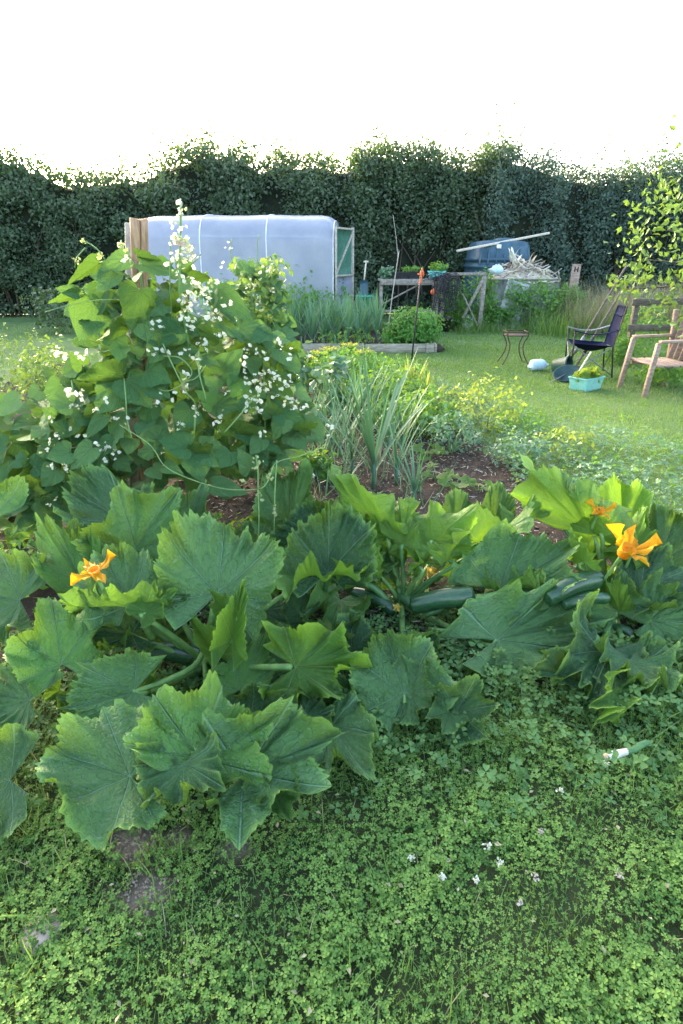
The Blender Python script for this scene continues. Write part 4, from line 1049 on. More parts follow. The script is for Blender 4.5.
# clutter at the foot of the trestle
q = G(452, 328); r = root('washing_up_bowl', q, 'white rimmed basin full of soil on the grass below the trestle', 'basin')
mk('bowl', *lathe([[.001, 0], [.20, .0], [.30, .13], [.335, .14], [.335, .155], [.29, .15], [.25, .10], [.001, .10]], 26, q), M['whiteplastic'], r)
mk('soil', *lathe([[.001, .125], [.15, .12], [.27, .115]], 20, q, wob=.03), bpy.data.materials['soil'], r)
q = G(469, 330) + [0, 0, 0]; o = mk('plastic_bag', *lathe([[.02, 0], [.19, .02], [.23, .12], [.17, .25], [.06, .32], [.02, .33]], 18, q, wob=.09), M['whiteplastic'], loc=q); tag(o, 'crumpled white plastic bag beside the basin', 'bag')
pot('plant_pot', G(459, 324) + [0, 0, 0], .10, .14, .2, M['greenplastic'], 'small green pot between the basin and the white bag', 'pot')
pot('plant_pot', [P(443, 312, 13.7)[0], 13.7, .0], .15, .2, .34, M['blackplastic'], 'black pot under the hanging netting', 'pot')

# ------------------------------------------------------------------ wire stool, camp chair, clutter on the right
q = G(512.5, 364); m = pxm(q)
r = root('wire_stool', q, 'rusty wire plant stool standing alone on the lawn', 'stool')
zs = pz(335, q[1]) ; hw = 10.5 * m
mk('seat', *box(q + [0, 0, zs], (hw * 1.8, hw * 1.5, .014), bev=.004), M['rust'], r)
for sx_ in (-1, 1):
    for sy_ in (-1, 1):
        tp = q + [sx_ * hw * .9, sy_ * hw * .75, zs]
        mk('leg', *tube(spl([tp + [0, 0, .055], tp + [sx_ * .012, 0, .0], tp + [-sx_ * .045, -sy_ * .02, -.13], tp + [-sx_ * .025, 0, -.28], q + [sx_ * hw * 1.25, sy_ * hw, 0]], 5), .0095, 6), M['rust'], r)
rim = lambda z_, k: np.array([[-k, -.85 * k], [k, -.85 * k], [k, .85 * k], [-k, .85 * k], [-k, -.85 * k]])
for z_ in (0, .055):
    c4 = rim(z_, hw * .95)
    for k in range(4): mk('rail', *tube([q + [*c4[k], zs + z_], q + [*c4[k + 1], zs + z_]], .008, 6), M['rust'], r)
# camp chair
C0 = G(585, 374); fx = np.array([-.97, .18, 0]); fx /= np.linalg.norm(fx); fs = np.array([-fx[1], fx[0], 0])
r = root('camp_chair', C0, 'dark navy folding camp chair with a tall sloping back, facing left', 'camp chair')
ch = lambda f, s, z: C0 + fx * f + fs * s + up * z
sw = .24
V, F_ = sheet(lambda u, v: np.array([ch(.26 - .50 * a, (b_ - .5) * 2 * sw, .43 - .085 * math.sin(math.pi * a) * math.sin(math.pi * b_) ** .6 - .03 * a + .02 * (abs(b_ - .5) * 2) ** 2) for a, b_ in zip(u, v)]), 12, 12, .008); mk('seat', V, F_, M['fabric'], r)
V, F_ = sheet(lambda u, v: np.array([ch(-.24 - .09 * a - .04 * math.sin(math.pi * b_), (b_ - .5) * 2 * (sw - .03 * a) , .40 + .52 * a) for a, b_ in zip(u, v)]), 12, 8, .012); bk = mk('backrest', V, F_, M['fabric'], r)
V, F_ = sheet(lambda u, v: np.array([ch(-.315 - .02 * a - .02 * math.sin(math.pi * a), (b_ - .5) * 2 * (sw - .05), .80 + .13 * a) for a, b_ in zip(u, v)]), 6, 6, .03); mk('head_pad', V, F_, M['fabric'], bk)
for s in (-1, 1):
    mk('leg', *tube([ch(.25, s * .25, 0), ch(.27, s * .26, .62)], .011, 7), M['iron'], r)
    mk('leg', *tube([ch(-.30, s * .27, 0), ch(-.25, s * .25, .42), ch(-.345, s * .22, .94)], .011, 7), M['iron'], r)
    mk('cross_brace', *tube([ch(.25, s * .25, .04), ch(-.25, s * .25, .42)], .008, 6), M['steel'], r)
    mk('cross_brace', *tube([ch(-.29, s * .25, .04), ch(.26, s * .25, .42)], .008, 6), M['steel'], r)
    V, F_ = sheet(lambda u, v: np.array([ch(.28 - .58 * a, s * (.265 + (b_ - .5) * .06), .62 - .06 * math.sin(math.pi * a) + .03 * a) for a, b_ in zip(u, v)]), 10, 3, .012); mk('armrest', V, F_, M['greyfabric'] if s < 0 else M['fabric'], r)
mk('cross_brace', *tube([ch(.26, -.25, .04), ch(.26, .25, .42)], .008, 6), M['steel'], r); mk('cross_brace', *tube([ch(.26, .25, .04), ch(.26, -.25, .42)], .008, 6), M['steel'], r)
mk('cross_brace', *tube([ch(-.29, -.25, .04), ch(-.26, .25, .42)], .008, 6), M['steel'], r)
# long handled tools leaning behind the chair
def tool(a, b, label, head):
    r = root('garden_tool', a, label, 'garden tool', 'long handled tools leaning behind the chair')
    mk('handle', *tube(spl([a, (a + b) / 2 + [0, 0, .01], b], 4), .015, 7), M['darkwood'], r)
    d = (b - a) / np.linalg.norm(b - a)
    mk('grip', *tube([a + d * .35, a + d * .62], .024, 8), M[head], r)
    mk('tines', *beam(a - d * .02, a + d * .12, .14, .02), M['iron'], r)
ta = G(563, 372); tb = P(627, 265, 9.4); tool(ta, tb, 'upper long handled garden tool leaning up to the right', 'steel')
ta = G(572, 373); tb = P(629, 279, 9.2); tool(ta, tb, 'lower long handled garden tool with a black grip', 'blackplastic')
# posts that the tools rest against, with boards
q = np.array([P(632, 330, 9.3)[0], 9.3, 0]); r = root('tool_rack', q, 'weathered post and rails holding up the garden tools', 'rack')
mk('post', *beam(q, [q[0], q[1], .98], .08, .08), M['darkwood'], r)
mk('rail', *beam([q[0] - .1, q[1] - .06, 0.92], [q[0] + 1.0, q[1] - .06, .94], .03, .10), M['darkwood'], r)
mk('rail', *beam([q[0] - .1, q[1] - .06, .55], [q[0] + 1.0, q[1] - .06, .56], .03, .10), M['darkwood'], r)
mk('post', *beam([q[0] + .9, q[1], 0], [q[0] + .9, q[1], 1.0], .09, .09), M['darkwood'], r)
# pale blue tub, dark pots, teal planter
q = G(537, 371); r = root('water_container', q, 'pale blue plastic container lying on the grass', 'container')
mk('body', *tube(spl([q + [-.10, 0, .075], q + [-.09, 0, .08], q + [.06, .02, .085], q + [.12, .02, .08]], 4), [.03, .082, .085, .05], 14), M['bluepale'], r)
mk('neck', *tube([q + [.115, .02, .08], q + [.16, .025, .08]], .022, 10), M['bluepale'], r)
def tipped(nm, px, py, rr_, hh, ax_, mat, label):
    q = G(px, py); u, v, n_ = frame(ax_, [0, 0, 1]); pot(nm, q + [0, 0, rr_ * .98], rr_ * .75, rr_, hh, mat, label, 'pot', np.column_stack([v, n_, u]))
tipped('plant_pot', 553, 375, .125, .22, [.55, -.5, .12], M['darkteal'], 'dark green pot tipped on its side by the pale blue container')
q = G(566, 381); r = root('wheelbarrow_tray', q, 'dark green shallow tray tilted up on its rim in front of the chair', 'tray')
u, v, n_ = frame([.9, -.2, .18], [-.18, -.6, .8])
V, F_ = lathe(np.array([[.001, 0], [.17, 0], [.24, .085], [.255, .09], [.255, .10], [.23, .095], [.16, .02], [.001, .02]]) * .70, 26, q + [0.0, 0, .06], np.column_stack([u * 1.0, v * .8, n_])); mk('tray', V, F_, M['darkteal'], r)
sa, sb = G(551, 383), P(579, 368, 8.1); cane(sa + [0, 0, .01], sb, .009, M['steel'], 'grey metal rod lying across the dark green tray', 'metal_rod', 'rod')
sa, sb = G(569, 388), P(591, 352, 7.75); cane(sa, sb, .015, M['palewood'], 'bare wooden handle propped on the teal planter', 'wooden_handle', 'handle')
r, b = tray(588, G(588, 391)[1] + .12, .37, .25, .16, 0, M['teal'], 'planter', 'teal plastic trough planter on the grass holding lettuce', 'planter', taper=.86, rz=.62)
b = b + np.array([G(588.5, 391)[0] - b[0], 0, 0]); r.location = tuple(b)
mk('soil', *box(ORG[r.name] + [0, 0, .14], (.32, .20, .02), rz=.62), bpy.data.materials['soil'], r)
lt = root('lettuce', b + [0, 0, .15], 'yellow green lettuce growing in the teal planter', 'lettuce')
lm = [polarleaf('leaf', M['lettuce'], round_r, 2.2, (-1.4, -.7, 0, .7, 1.4), 21, 4, cup=.3, ruffle=.4, seed=s) for s in range(3)]
for k in range(24):
    a = k * 2.4; s = rng.uniform(-.17, .17); q = b + [s * .7 + rng.normal(0, .04), s * .5 + rng.normal(0, .04), .15]
    u, v, n_ = frame([math.cos(a) * .5, math.sin(a) * .5, rng.uniform(.9, 1.9)], [0, -1, .6]); w = rng.uniform(.09, .14); put('leaf', lm[k % 3], lt, mat4(q, u, v, n_, w, w, w))
# wooden garden chair at the right edge
W0 = G(619, 388); r = root('garden_chair', W0, 'weathered reddish wooden garden chair cut off by the right edge', 'garden chair')
wf = np.array([-.97, -.1, 0]); wf /= np.linalg.norm(wf); ws = np.array([-wf[1], wf[0], 0])
wp = lambda f, s, z: W0 + wf * (f) - ws * 0 + ws * s + up * z
W0 = W0 + ws * 0
mk('leg', *beam(wp(0, 0, 0), wp(-.07, 0, .62), .05, .05), M['redwood'], r)
mk('leg', *beam(wp(-.62, 0, 0), wp(-.55, 0, .95), .05, .05), M['redwood'], r)
mk('leg', *beam(wp(0, .55, 0), wp(-.05, .55, .62), .05, .05), M['redwood'], r)
mk('leg', *beam(wp(-.62, .55, 0), wp(-.55, .55, .95), .05, .05), M['redwood'], r)
for s in (0, .55): mk('armrest', *beam(wp(-.06, s, .635), wp(-.6, s, .645), .07, .03), M['redwood'], r)
for k in range(5): mk('slat', *beam(wp(-.12 - k * .10, -.02, .36), wp(-.12 - k * .10, .57, .36), .08, .025), M['redwood'], r)
mk('rail', *beam(wp(-.10, 0, .33), wp(-.57, 0, .31), .03, .06), M['redwood'], r)
for k in range(5): mk('back_slat', *beam(wp(-.56, .06 + k * .11, .38), wp(-.68, .06 + k * .11, .98), .07, .02), M['redwood'], r)

# ------------------------------------------------------------------ courgettes
def cg_r(depth):
    nodes, Ls = np.array([0, .92, 1.75, 2.55]), np.array([1, .98, .90, .70])
    def f(th):
        a = np.abs(th); lin = np.interp(a, nodes, Ls)
        k = np.clip(np.searchsorted(nodes, a, 'right') - 1, 0, 2); t = np.clip((a - nodes[k]) / (nodes[k + 1] - nodes[k]), 0, 1)
        return lin * (1 - depth * np.sin(np.pi * t) ** .85)
    return f
CGV = (-2.35, -1.75, -.92, 0, .92, 1.75, 2.35)
toc = lambda p: (CAM - p) / np.linalg.norm(CAM - p)
LEAFN = [0]
def PC(px, py, Y, z):
    q = P(px, py, Y)
    return q if q[2] > z else G(px, py, z)
def hero(parent, b, t, wpx, under=False, mat='courgette_leaf', up_w=.55, curl=.65, und=.045, cone=.16, thm=2.15, depth=.14, cup=.10, droop=.18, fold=.0, ruffle=.17, pleat=.10, crown=None, pr=.011, sag=.0, label=None, roll=0.0, n=None, twist=0.):
    LEAFN[0] += 1; sd = LEAFN[0]
    zc = .10 if b[2] < 2.3 else .06                      # keep clear of the ground cover
    lim = lambda q, z: (q[0], q[1], min(q[2], (CAMH - z) / -ray(q[0], q[1])[2] * ray(q[0], q[1])[1]) if ray(q[0], q[1])[2] < 0 else q[2])
    dB = b[2]; b = lim(b, zc); t = lim((t[0], t[1], t[2] + (b[2] - dB)), zc * .8)
    B, T = P(*b), P(*t); depth *= .75; L = np.linalg.norm(T - B); W = wpx * pxm(B)
    tc = toc(B)
    nh = (tc + np.array([0, 0, up_w])) if not under else (-tc * .8 + np.array([0, 0, up_w]))
    if n is not None: nh = np.array(n, float)
    u, v, nn = frame(T - B, nh)
    if roll:
        c, s = math.cos(roll), math.sin(roll); v, nn = v * c + nn * s, nn * c - v * s
    me = polarleaf('leaf', M[mat], cg_r(depth), thm, CGV, 169, 12, cup, droop, fold, ruffle, pleat, sd, twist, ser=(.052, .085), curl=curl, und=und, cone=cone)
    o = put('leaf', me, parent, mat4(B, u, v, nn, L, W / 1.72, (L + W / 1.72) / 2))
    if label: o['label'] = label
    if crown is not None:
        c = np.array(crown, float); mid = (B + c) / 2 + np.array([0, 0, sag]) + (c - B) * 0
        back = B - u * L * .06 - nn * .035
        mk('leaf_stalk', *tube(spl([c + rng.normal(0, .01, 3), mid, back, B - nn * .004], 6), [pr * 1.35, pr * 1.05, pr * .9, pr * .7], 8), M['stem'] if rng.uniform() < .75 else M['dark_stem'], parent)
    return o
A0, B0, C0_, D0 = G(207, 672), G(402, 612), G(610, 612), G(322, 612)
for q in (A0, B0, C0_, D0): q[2] = .03
cA = root('courgette_plant', A0 * [1, 1, 0], 'large courgette plant at the front left with broad dark green leaves and an orange flower', 'courgette plant', 'courgette plants along the front of the bed')
cB = root('courgette_plant', B0 * [1, 1, 0], 'middle courgette plant with bright upright leaves and a dark fruit on the soil', 'courgette plant', 'courgette plants along the front of the bed')
cC = root('courgette_plant', C0_ * [1, 1, 0], 'right hand courgette plant with two open orange flowers', 'courgette plant', 'courgette plants along the front of the bed')
cD = root('courgette_plant', D0 * [1, 1, 0], 'courgette plant with cupped leaves between the beans and the middle courgette', 'courgette plant', 'courgette plants along the front of the bed')
for c, q in ((cA, A0), (cB, B0), (cC, C0_), (cD, D0)):
    mk('crown', *tube(spl([q + [-.05, .06, -.03], q + [0, 0, .05], q + [.05, -.05, .02]], 5), [.02, .03, .018], 9), M['dark_stem'], c)
a = dict(crown=A0)
hero(cA, (218, 594, 1.86), (226, 516, 2.12), 124, cup=.16, droop=.1, depth=.10, thm=2.0, **a)
hero(cA, (136, 550, 2.15), (176, 487, 2.32), 100, depth=.15, cup=.10, fold=.15, curl=.9, thm=2.2, crown=P(190, 600, 2.1) , sag=.03)
hero(cA, (126, 522, 2.42), (72, 494, 2.62), 74, droop=.05, cup=.2, crown=None)
hero(cA, (182, 545, 2.45), (205, 478, 2.6), 66, crown=None)
hero(cA, (84, 585, 2.0), (52, 530, 2.2), 70, fold=.3, ruffle=.3, crown=A0)
hero(cA, (70, 560, 2.2), (110, 528, 2.35), 60, ruffle=.25)
hero(cA, (128, 604, 1.80), (104, 558, 1.98), 88, depth=.08, thm=2.0, droop=.0, cup=.15, **a)
hero(cA, (138, 607, 1.74), (44, 607, 1.66), 34, under=True, mat='courgette_light', up_w=1.2, depth=.25, ruffle=.2, crown=P(150, 640, 1.8))
hero(cA, (146, 612, 1.72), (172, 588, 1.80), 34, mat='courgette_light', ruffle=.3, depth=.1, **a)
hero(cA, (62, 664, 1.58), (52, 606, 1.75), 92, droop=.08, depth=.12)
hero(cA, (132, 634, 1.78), (72, 630, 1.72), 42, ruffle=.28, **a)
hero(cA, (118, 640, 1.75), (106, 660, 1.62), 34, mat='courgette_light', ruffle=.25, n=(-.2, -.6, 1))
hero(cA, (134, 692, 1.50), (52, 716, 1.44), 88, depth=.34, droop=.0, cup=.05, ruffle=.16, fold=.12, thm=2.2, crown=A0, sag=-.01, pr=.013)
hero(cA, (130, 776, 1.20), (40, 748, 1.26), 122, depth=.12, droop=.1, cup=.06, thm=2.6, crown=P(170, 720, 1.45))
hero(cA, (200, 757, 1.24), (222, 690, 1.44), 146, depth=.22, cup=.22, droop=.05, thm=2.05, crown=A0, sag=-.02)
hero(cA, (184, 755, 1.27), (142, 733, 1.34), 62, depth=.12, cup=.2, ruffle=.2, thm=2.0)
hero(cA, (243, 774, 1.22), (358, 727, 1.36), 112, depth=.34, droop=.08, cup=.06, fold=.1, thm=2.3, ruffle=.1, crown=P(225, 715, 1.5))
hero(cA, (184, 764, 1.20), (182, 822, 1.06), 92, n=(0, -.75, .5), depth=.2, droop=.3, crown=P(190, 720, 1.45))
hero(cA, (272, 788, 1.20), (292, 826, 1.10), 52, cup=.4, n=(.1, -.5, .9), ruffle=.2)
hero(cA, (255, 790, 1.18), (258, 824, 1.08), 44, n=(-.2, -.7, .6))
hero(cA, (332, 726, 1.52), (366, 778, 1.36), 78, depth=.08, droop=.3, n=(.1, -.6, .8), crown=P(290, 680, 1.7))
hero(cA, (322, 700, 1.62), (370, 722, 1.55), 58, depth=.05, ruffle=.2, n=(.1, -.6, .8))
hero(cA, (296, 667, 1.66), (378, 664, 1.64), 82, depth=.22, ruffle=.26, cup=.1, mat='courgette_light', n=(-.15, -.7, .8), crown=A0, sag=-.03)
hero(cA, (262, 654, 1.85), (306, 694, 1.70), 62, depth=.1, droop=.25, n=(.1, -.7, .8))
hero(cA, (240, 690, 1.7), (265, 640, 1.9), 60, depth=.1)
hero(cA, (232, 640, 1.70), (246, 574, 1.80), 40, mat='courgette_light', fold=.55, depth=.3, thm=1.9, ruffle=.25, crown=A0)
hero(cA, (216, 655, 1.75), (186, 612, 1.80), 32, mat='courgette_light', fold=.6, depth=.3, thm=1.9, crown=A0)
hero(cA, (222, 610, 1.78), (208, 588, 1.80), 26, mat='courgette_light', fold=.5, depth=.3, thm=1.9, crown=A0)
hero(cA, (142, 688, 1.58), (160, 660, 1.64), 34, mat='courgette_light', fold=.4, ruffle=.3, crown=A0)
hero(cA, (150, 560, 2.3), (120, 575, 2.25), 70, droop=.3)
hero(cA, (100, 560, 2.35), (85, 545, 2.45), 60, droop=.2)
for bx, by, tx, ty, w, Y in ((250, 720, 290, 690, 60, 1.75), (170, 640, 150, 620, 44, 2.0), (255, 610, 290, 640, 50, 2.1), (30, 700, -20, 690, 90, 1.5), (20, 600, -40, 590, 100, 1.9), (10, 780, -60, 800, 110, 1.25), (-10, 520, -60, 500, 90, 2.4),
                              (100, 700, 60, 690, 60, 1.62), (300, 720, 330, 745, 60, 1.6)):
    hero(cA, (bx, by, Y), (tx, ty, Y + .02), w, droop=.2)
d = dict(crown=D0)
hero(cD, (328, 572, 2.16), (330, 508, 2.38), 92, cup=.30, droop=.0, depth=.12, thm=2.0, fold=.1, ruffle=.18, **d)
hero(cD, (322, 576, 2.14), (326, 588, 1.93), 118, mat='courgette_light', under=True, up_w=1.6, cup=.10, depth=.12, ruffle=.16, thm=1.9)
hero(cD, (290, 530, 2.62), (292, 452, 2.72), 68, depth=.05, fold=.25, pleat=.15, thm=2.0, crown=None)
hero(cD, (330, 548, 2.45), (332, 492, 2.58), 118, pleat=.15, depth=.12, thm=1.9, **d)
hero(cD, (300, 560, 2.3), (278, 545, 2.35), 70, droop=.2, ruffle=.2, **d)
hero(cD, (370, 566, 2.3), (395, 548, 2.4), 40, ruffle=.25, depth=.2)
hero(cD, (300, 615, 2.15), (278, 600, 2.2), 56, droop=.3)
hero(cD, (340, 600, 2.25), (322, 640, 2.05), 60, droop=.3, n=(0, -.8, .5))
hero(cD, (255, 560, 2.5), (240, 520, 2.6), 60)
b_ = dict(crown=B0)
hero(cB, (387, 536, 2.36), (312, 465, 2.50), 66, under=True, mat='courgette_light', fold=-.35, depth=.18, thm=2.2, **b_)
hero(cB, (392, 536, 2.36), (410, 490, 2.50), 62, under=True, mat='courgette_light', fold=-.2, depth=.2, **b_)
hero(cB, (432, 542, 2.34), (428, 494, 2.44), 94, under=True, mat='courgette_light', up_w=.9, depth=.2, fold=-.2, thm=2.1, **b_)
hero(cB, (480, 541, 2.40), (560, 509, 2.50), 48, under=True, mat='courgette_light', up_w=1.0, depth=.16, fold=-.15, **b_)
hero(cB, (492, 535, 2.62), (503, 482, 2.72), 46, fold=.35, pleat=.13, **b_)
hero(cB, (455, 525, 2.66), (470, 492, 2.74), 44, fold=.2, **b_)
hero(cB, (380, 520, 2.6), (395, 500, 2.68), 44)
hero(cB, (500, 589, 2.22), (574, 552, 2.36), 92, depth=.16, ruffle=.2, droop=-.1, cup=.18, n=(-.15, -.55, .9), **b_)
hero(cB, (503, 590, 2.20), (560, 583, 2.12), 26, under=True, mat='courgette_light', up_w=1.6, ruffle=.25, depth=.2)
hero(cB, (497, 640, 1.98), (612, 612, 2.14), 80, depth=.12, cup=.06, droop=.1, cone=.04, curl=.35, und=.03, thm=2.0, n=(-.1, -.6, .85), crown=B0, sag=-.02, pr=.013)
hero(cB, (404, 694, 1.80), (384, 620, 2.04), 104, depth=.22, cup=.12, thm=2.4, crown=B0, sag=.0)
hero(cB, (408, 692, 1.80), (445, 690, 1.74), 70, depth=.2, n=(.1, -.6, .8))
hero(cB, (352, 650, 2.0), (350, 612, 2.1), 60, depth=.1, ruffle=.2)
hero(cB, (402, 652, 2.0), (440, 630, 2.05), 24, mat='courgette_light', under=True, fold=-.4, depth=.1)
hero(cB, (456, 712, 1.66), (505, 704, 1.64), 66, depth=.2, cup=.3, ruffle=.2, n=(-.1, -.7, .7), label='dark lower leaf with tattered pale edge', crown=P(430, 660, 1.95))
hero(cB, (450, 712, 1.66), (440, 738, 1.56), 46, mat='courgette_leaf', n=(-.3, -.8, .4), depth=.2)
hero(cB, (345, 590, 2.4), (360, 570, 2.5), 50, droop=.3)
hero(cB, (450, 572, 2.6), (470, 555, 2.7), 50)
c_ = dict(crown=C0_)
hero(cC, (594, 536, 2.40), (516, 466, 2.54), 76, under=True, mat='courgette_light', fold=-.3, depth=.12, thm=2.2, **c_)
hero(cC, (598, 534, 2.40), (628, 508, 2.48), 60, under=True, mat='courgette_light', fold=-.25, depth=.15, **c_)
hero(cC, (622, 530, 2.62), (620, 468, 2.74), 56, mat='courgette_light', pleat=.15, fold=.25, thm=1.9, **c_)
hero(cC, (585, 520, 2.65), (580, 492, 2.75), 50, ruffle=.2)
hero(cC, (616, 612, 2.16), (588, 566, 2.30), 60, depth=.1, fold=.2, ruffle=.14, **c_)
hero(cC, (620, 613, 2.14), (604, 580, 2.10), 34, under=True, mat='courgette_light', up_w=1.2, ruffle=.2)
hero(cC, (602, 652, 1.96), (584, 704, 1.70), 92, depth=.12, droop=.35, n=(-.2, -.8, .55), ruffle=.15, crown=C0_)
hero(cC, (560, 672, 1.84), (525, 668, 1.80), 40, depth=.1, fold=.2)
hero(cC, (630, 660, 1.96), (660, 700, 1.75), 80, droop=.3, n=(.1, -.8, .55), crown=C0_)
hero(cC, (640, 590, 2.2), (690, 570, 2.3), 80, **c_)
hero(cC, (650, 620, 2.1), (710, 630, 2.1), 90, **c_)
hero(cC, (660, 560, 2.4), (680, 500, 2.55), 80, **c_)
hero(cC, (612, 690, 1.72), (600, 724, 1.62), 36, mat='courgette_light', n=(-.1, -.9, .3), label='small pale leaf hanging at the lawn edge')
for bx, by, tx, ty, w, Y in ((58, 612, 46, 640, 40, 1.85), (88, 655, 70, 640, 34, 1.75), (150, 640, 132, 622, 30, 1.9), (96, 610, 70, 618, 36, 1.85), (170, 606, 188, 596, 26, 1.85), (118, 575, 140, 560, 40, 2.2), (60, 690, 44, 700, 40, 1.6),
                              (175, 575, 190, 560, 40, 2.25), (240, 590, 262, 575, 44, 2.2), (265, 600, 250, 585, 40, 2.2)):
    hero(cA, (bx, by, Y), (tx, ty, Y - .04), w, mat='courgette_light' if rng.uniform() < .45 else 'courgette_leaf', ruffle=.28, curl=.9, n=(rng.normal(0, .3), -.7, .8))
for bx, by, tx, ty, w, Y in ((360, 640, 340, 660, 60, 2.0), (420, 650, 440, 668, 44, 1.9), (300, 640, 320, 620, 56, 2.1), (380, 590, 360, 575, 50, 2.35), (470, 570, 455, 555, 44, 2.5), (540, 560, 560, 545, 50, 2.5), (320, 690, 300, 706, 50, 1.65), (620, 560, 640, 545, 50, 2.45)):
    hero(cB if bx < 545 else cC, (bx, by, Y), (tx, ty, Y - .05), w, curl=.9, ruffle=.25, n=(rng.normal(0, .3), -.7, .7))
for pts in ([(133, 692, 1.50), (165, 681, 1.60), (196, 664, 1.72), (207, 638, 1.80), (215, 602, 1.84)], [(188, 556, 1.95), (192, 600, 1.93), (200, 655, 1.90)], [(164, 574, 1.98), (178, 612, 1.95), (203, 660, 1.90)], [(238, 618, 1.73), (226, 640, 1.77), (200, 668, 1.82)],
            [(152, 622, 1.80), (176, 640, 1.84), (206, 662, 1.88)], [(296, 586, 2.05), (268, 606, 2.02), (252, 622, 2.0), (215, 668, 1.95)], [(215, 668, 1.86), (240, 668, 1.76), (262, 667, 1.70), (292, 667, 1.66)], [(203, 640, 1.9), (206, 690, 1.72), (202, 712, 1.66)]):
    mk('leaf_stalk', *tube(spl([PC(*p, .06) for p in pts], 6), [.0085, .0105, .0125], 8), M['stem'], cA)
# fruit lying at the crowns
def fruit(parent, a, b, r, name='fruit', mat='fruit', bend=.02):
    A_, B_ = PC(*a, r + .025), PC(*b, r + .025); mid = (A_ + B_) / 2 + np.array([0, 0, bend])
    o = mk(name, *tube(spl([A_, A_ * .8 + mid * .2, mid, B_ * .8 + mid * .2, B_], 8), [r * .25, r * .86, r * .97, r, r * 1.05, r * 1.04, r * .9, r * .45], 14), M[mat], parent)
    return o
fruit(cB, (410, 606, 2.14), (475, 596, 2.10), .042, bend=.012)
fruit(cB, (352, 592, 2.32), (396, 612, 2.30), .030); fruit(cB, (345, 580, 2.28), (398, 612, 2.24), .014, 'stalk_base', 'dark_stem', .05)
fruit(cC, (545, 600, 2.06), (600, 578, 2.16), .042); fruit(cC, (562, 606, 2.04), (608, 598, 2.1), .026)
fruit(cA, (150, 652, 1.84), (204, 660, 1.86), .038); fruit(cA, (216, 660, 1.9), (262, 668, 1.9), .034); fruit(cA, (205, 655, 1.98), (240, 640, 2.05), .03)
fruit(cC, (636, 640, 2.05), (612, 628, 2.15), .02)
for a, b, s in (((425, 615, 2.12), (500, 592, 2.14), .0), ((430, 630, 2.0), (498, 641, 1.96), .0), ((604, 606, 2.3), (560, 520, 2.5), 0)):
    A_, B_ = PC(*a, .05), PC(*b, .05); mk('leaf_stalk', *tube(spl([A_, (A_ + B_) / 2 + [0, 0, .01], B_], 6), [.012, .010, .008], 8), M['dark_stem'], cC if a[0] > 550 else cB)
for par, bx, by, tx, ty, w, Y, cr_ in ((cB, 404, 546, 398, 500, 46, 2.28, B0), (cB, 448, 560, 474, 524, 46, 2.26, B0), (cB, 418, 566, 444, 540, 38, 2.24, B0), (cB, 372, 560, 350, 530, 44, 2.32, B0), (cC, 584, 562, 560, 528, 42, 2.2, C0_), (cC, 630, 552, 642, 508, 48, 2.3, C0_), (cD, 345, 575, 372, 552, 40, 2.15, D0)):
    hero(par, (bx, by, Y), (tx, ty, Y + .10), w, under=True, mat='courgette_light', up_w=.9, depth=.32, fold=-.28, ruffle=.24, thm=2.0, crown=cr_, pr=.009)
# flowers
pet = [polarleaf('petal', M['petal_orange'], ovate_r, 1.5, (-.7, 0, .7), 19, 6, cup=.05, droop=-.1 + .35 * (s % 2), fold=.22, ruffle=.30, pleat=.14, seed=200 + s) for s in range(4)]
def flower(parent, b, size, ax, n=5, open_=.8, mat=None, name='flower', back=True):
    B = P(*b) if len(b) == 3 else b; s = size * pxm(B)
    u, v, w = frame(ax, [0.3, -1, .2])
    f = mk(name, *lathe([[.002, 0], [s * .16, s * .02], [s * .17, s * .16], [s * .24, s * .34], [s * .20, s * .36], [s * .1, s * .12]], 14, B, np.column_stack([v, w, u])), M['petal_orange'] if mat is None else M[mat], parent)
    for k in range(n):
        a = k * 2 * np.pi / n + .4
        o_ = v * math.cos(a) + w * math.sin(a)
        d_ = u * (1 - open_) + o_ * open_; me = pet[k % 4]
        if mat: me = me.copy(); me.materials.clear(); me.materials.append(M[mat])
        uu, vv_, nn = frame(d_, u - o_ * .3); L_ = s * (.70 if k % 2 else .82)
        put('petal', me, f, mat4(B + u * s * .22 + o_ * s * .12, uu, vv_, nn, L_, L_ * .85, L_))
    mk('flower_stalk', *tube(spl([B - u * s * .9 - [0, 0, .02], B - u * s * .3, B], 4), [.007, .006, .010], 6), M['stem'], parent)
flower(cC, (622, 556, 2.08), 36, (.22, -.35, .9), open_=.60)
flower(cC, (598, 514, 2.36), 18, (.1, -.3, .9), open_=.75)
flower(cA, (97, 576, 1.70), 27, (-.1, -.25, .9), n=4, open_=.9)
flower(cB, (430, 582, 2.36), 15, (.1, .1, .9), open_=.25, mat='petal_yellow', name='flower_bud')
flower(cB, (396, 610, 2.2), 9, (.1, -.5, .8), open_=.4, mat='petal_yellow', name='withered_flower')
flower(cA, (170, 596, 1.86), 13, (0, -.2, .9), open_=.2, mat='petal_yellow', name='flower_bud')
flower(cC, (632, 560, 2.4), 13, (.1, -.6, .7), open_=.4, mat='petal_yellow', name='withered_flower')
for par, b, s in ((cB, (484, 598, 2.28), .02), (cB, (488, 604, 2.22), .018), (cC, (604, 546, 2.45), .018), (cB, (508, 726, 1.58), .012), (cA, (118, 797, 1.16), .014), (cC, (606, 572, 2.4), .012)):
    q = P(*b); u, v, w = frame([rng.normal(0, .4), -.5, -.4], [0, 0, 1])
    mk('withered_flower', *lathe([[.001, 0], [s * .6, s * .2], [s * .8, s * 1.2], [s * .5, s * 2.0], [s * .9, s * 2.5]], 10, q, np.column_stack([v, w, u]), wob=.12), M['withered'], par)

def vine(par, pts, r, mat='vine', name='vine'): mk(name, *tube(spl([P(*p) for p in pts], 6), r, 6), M[mat], par)
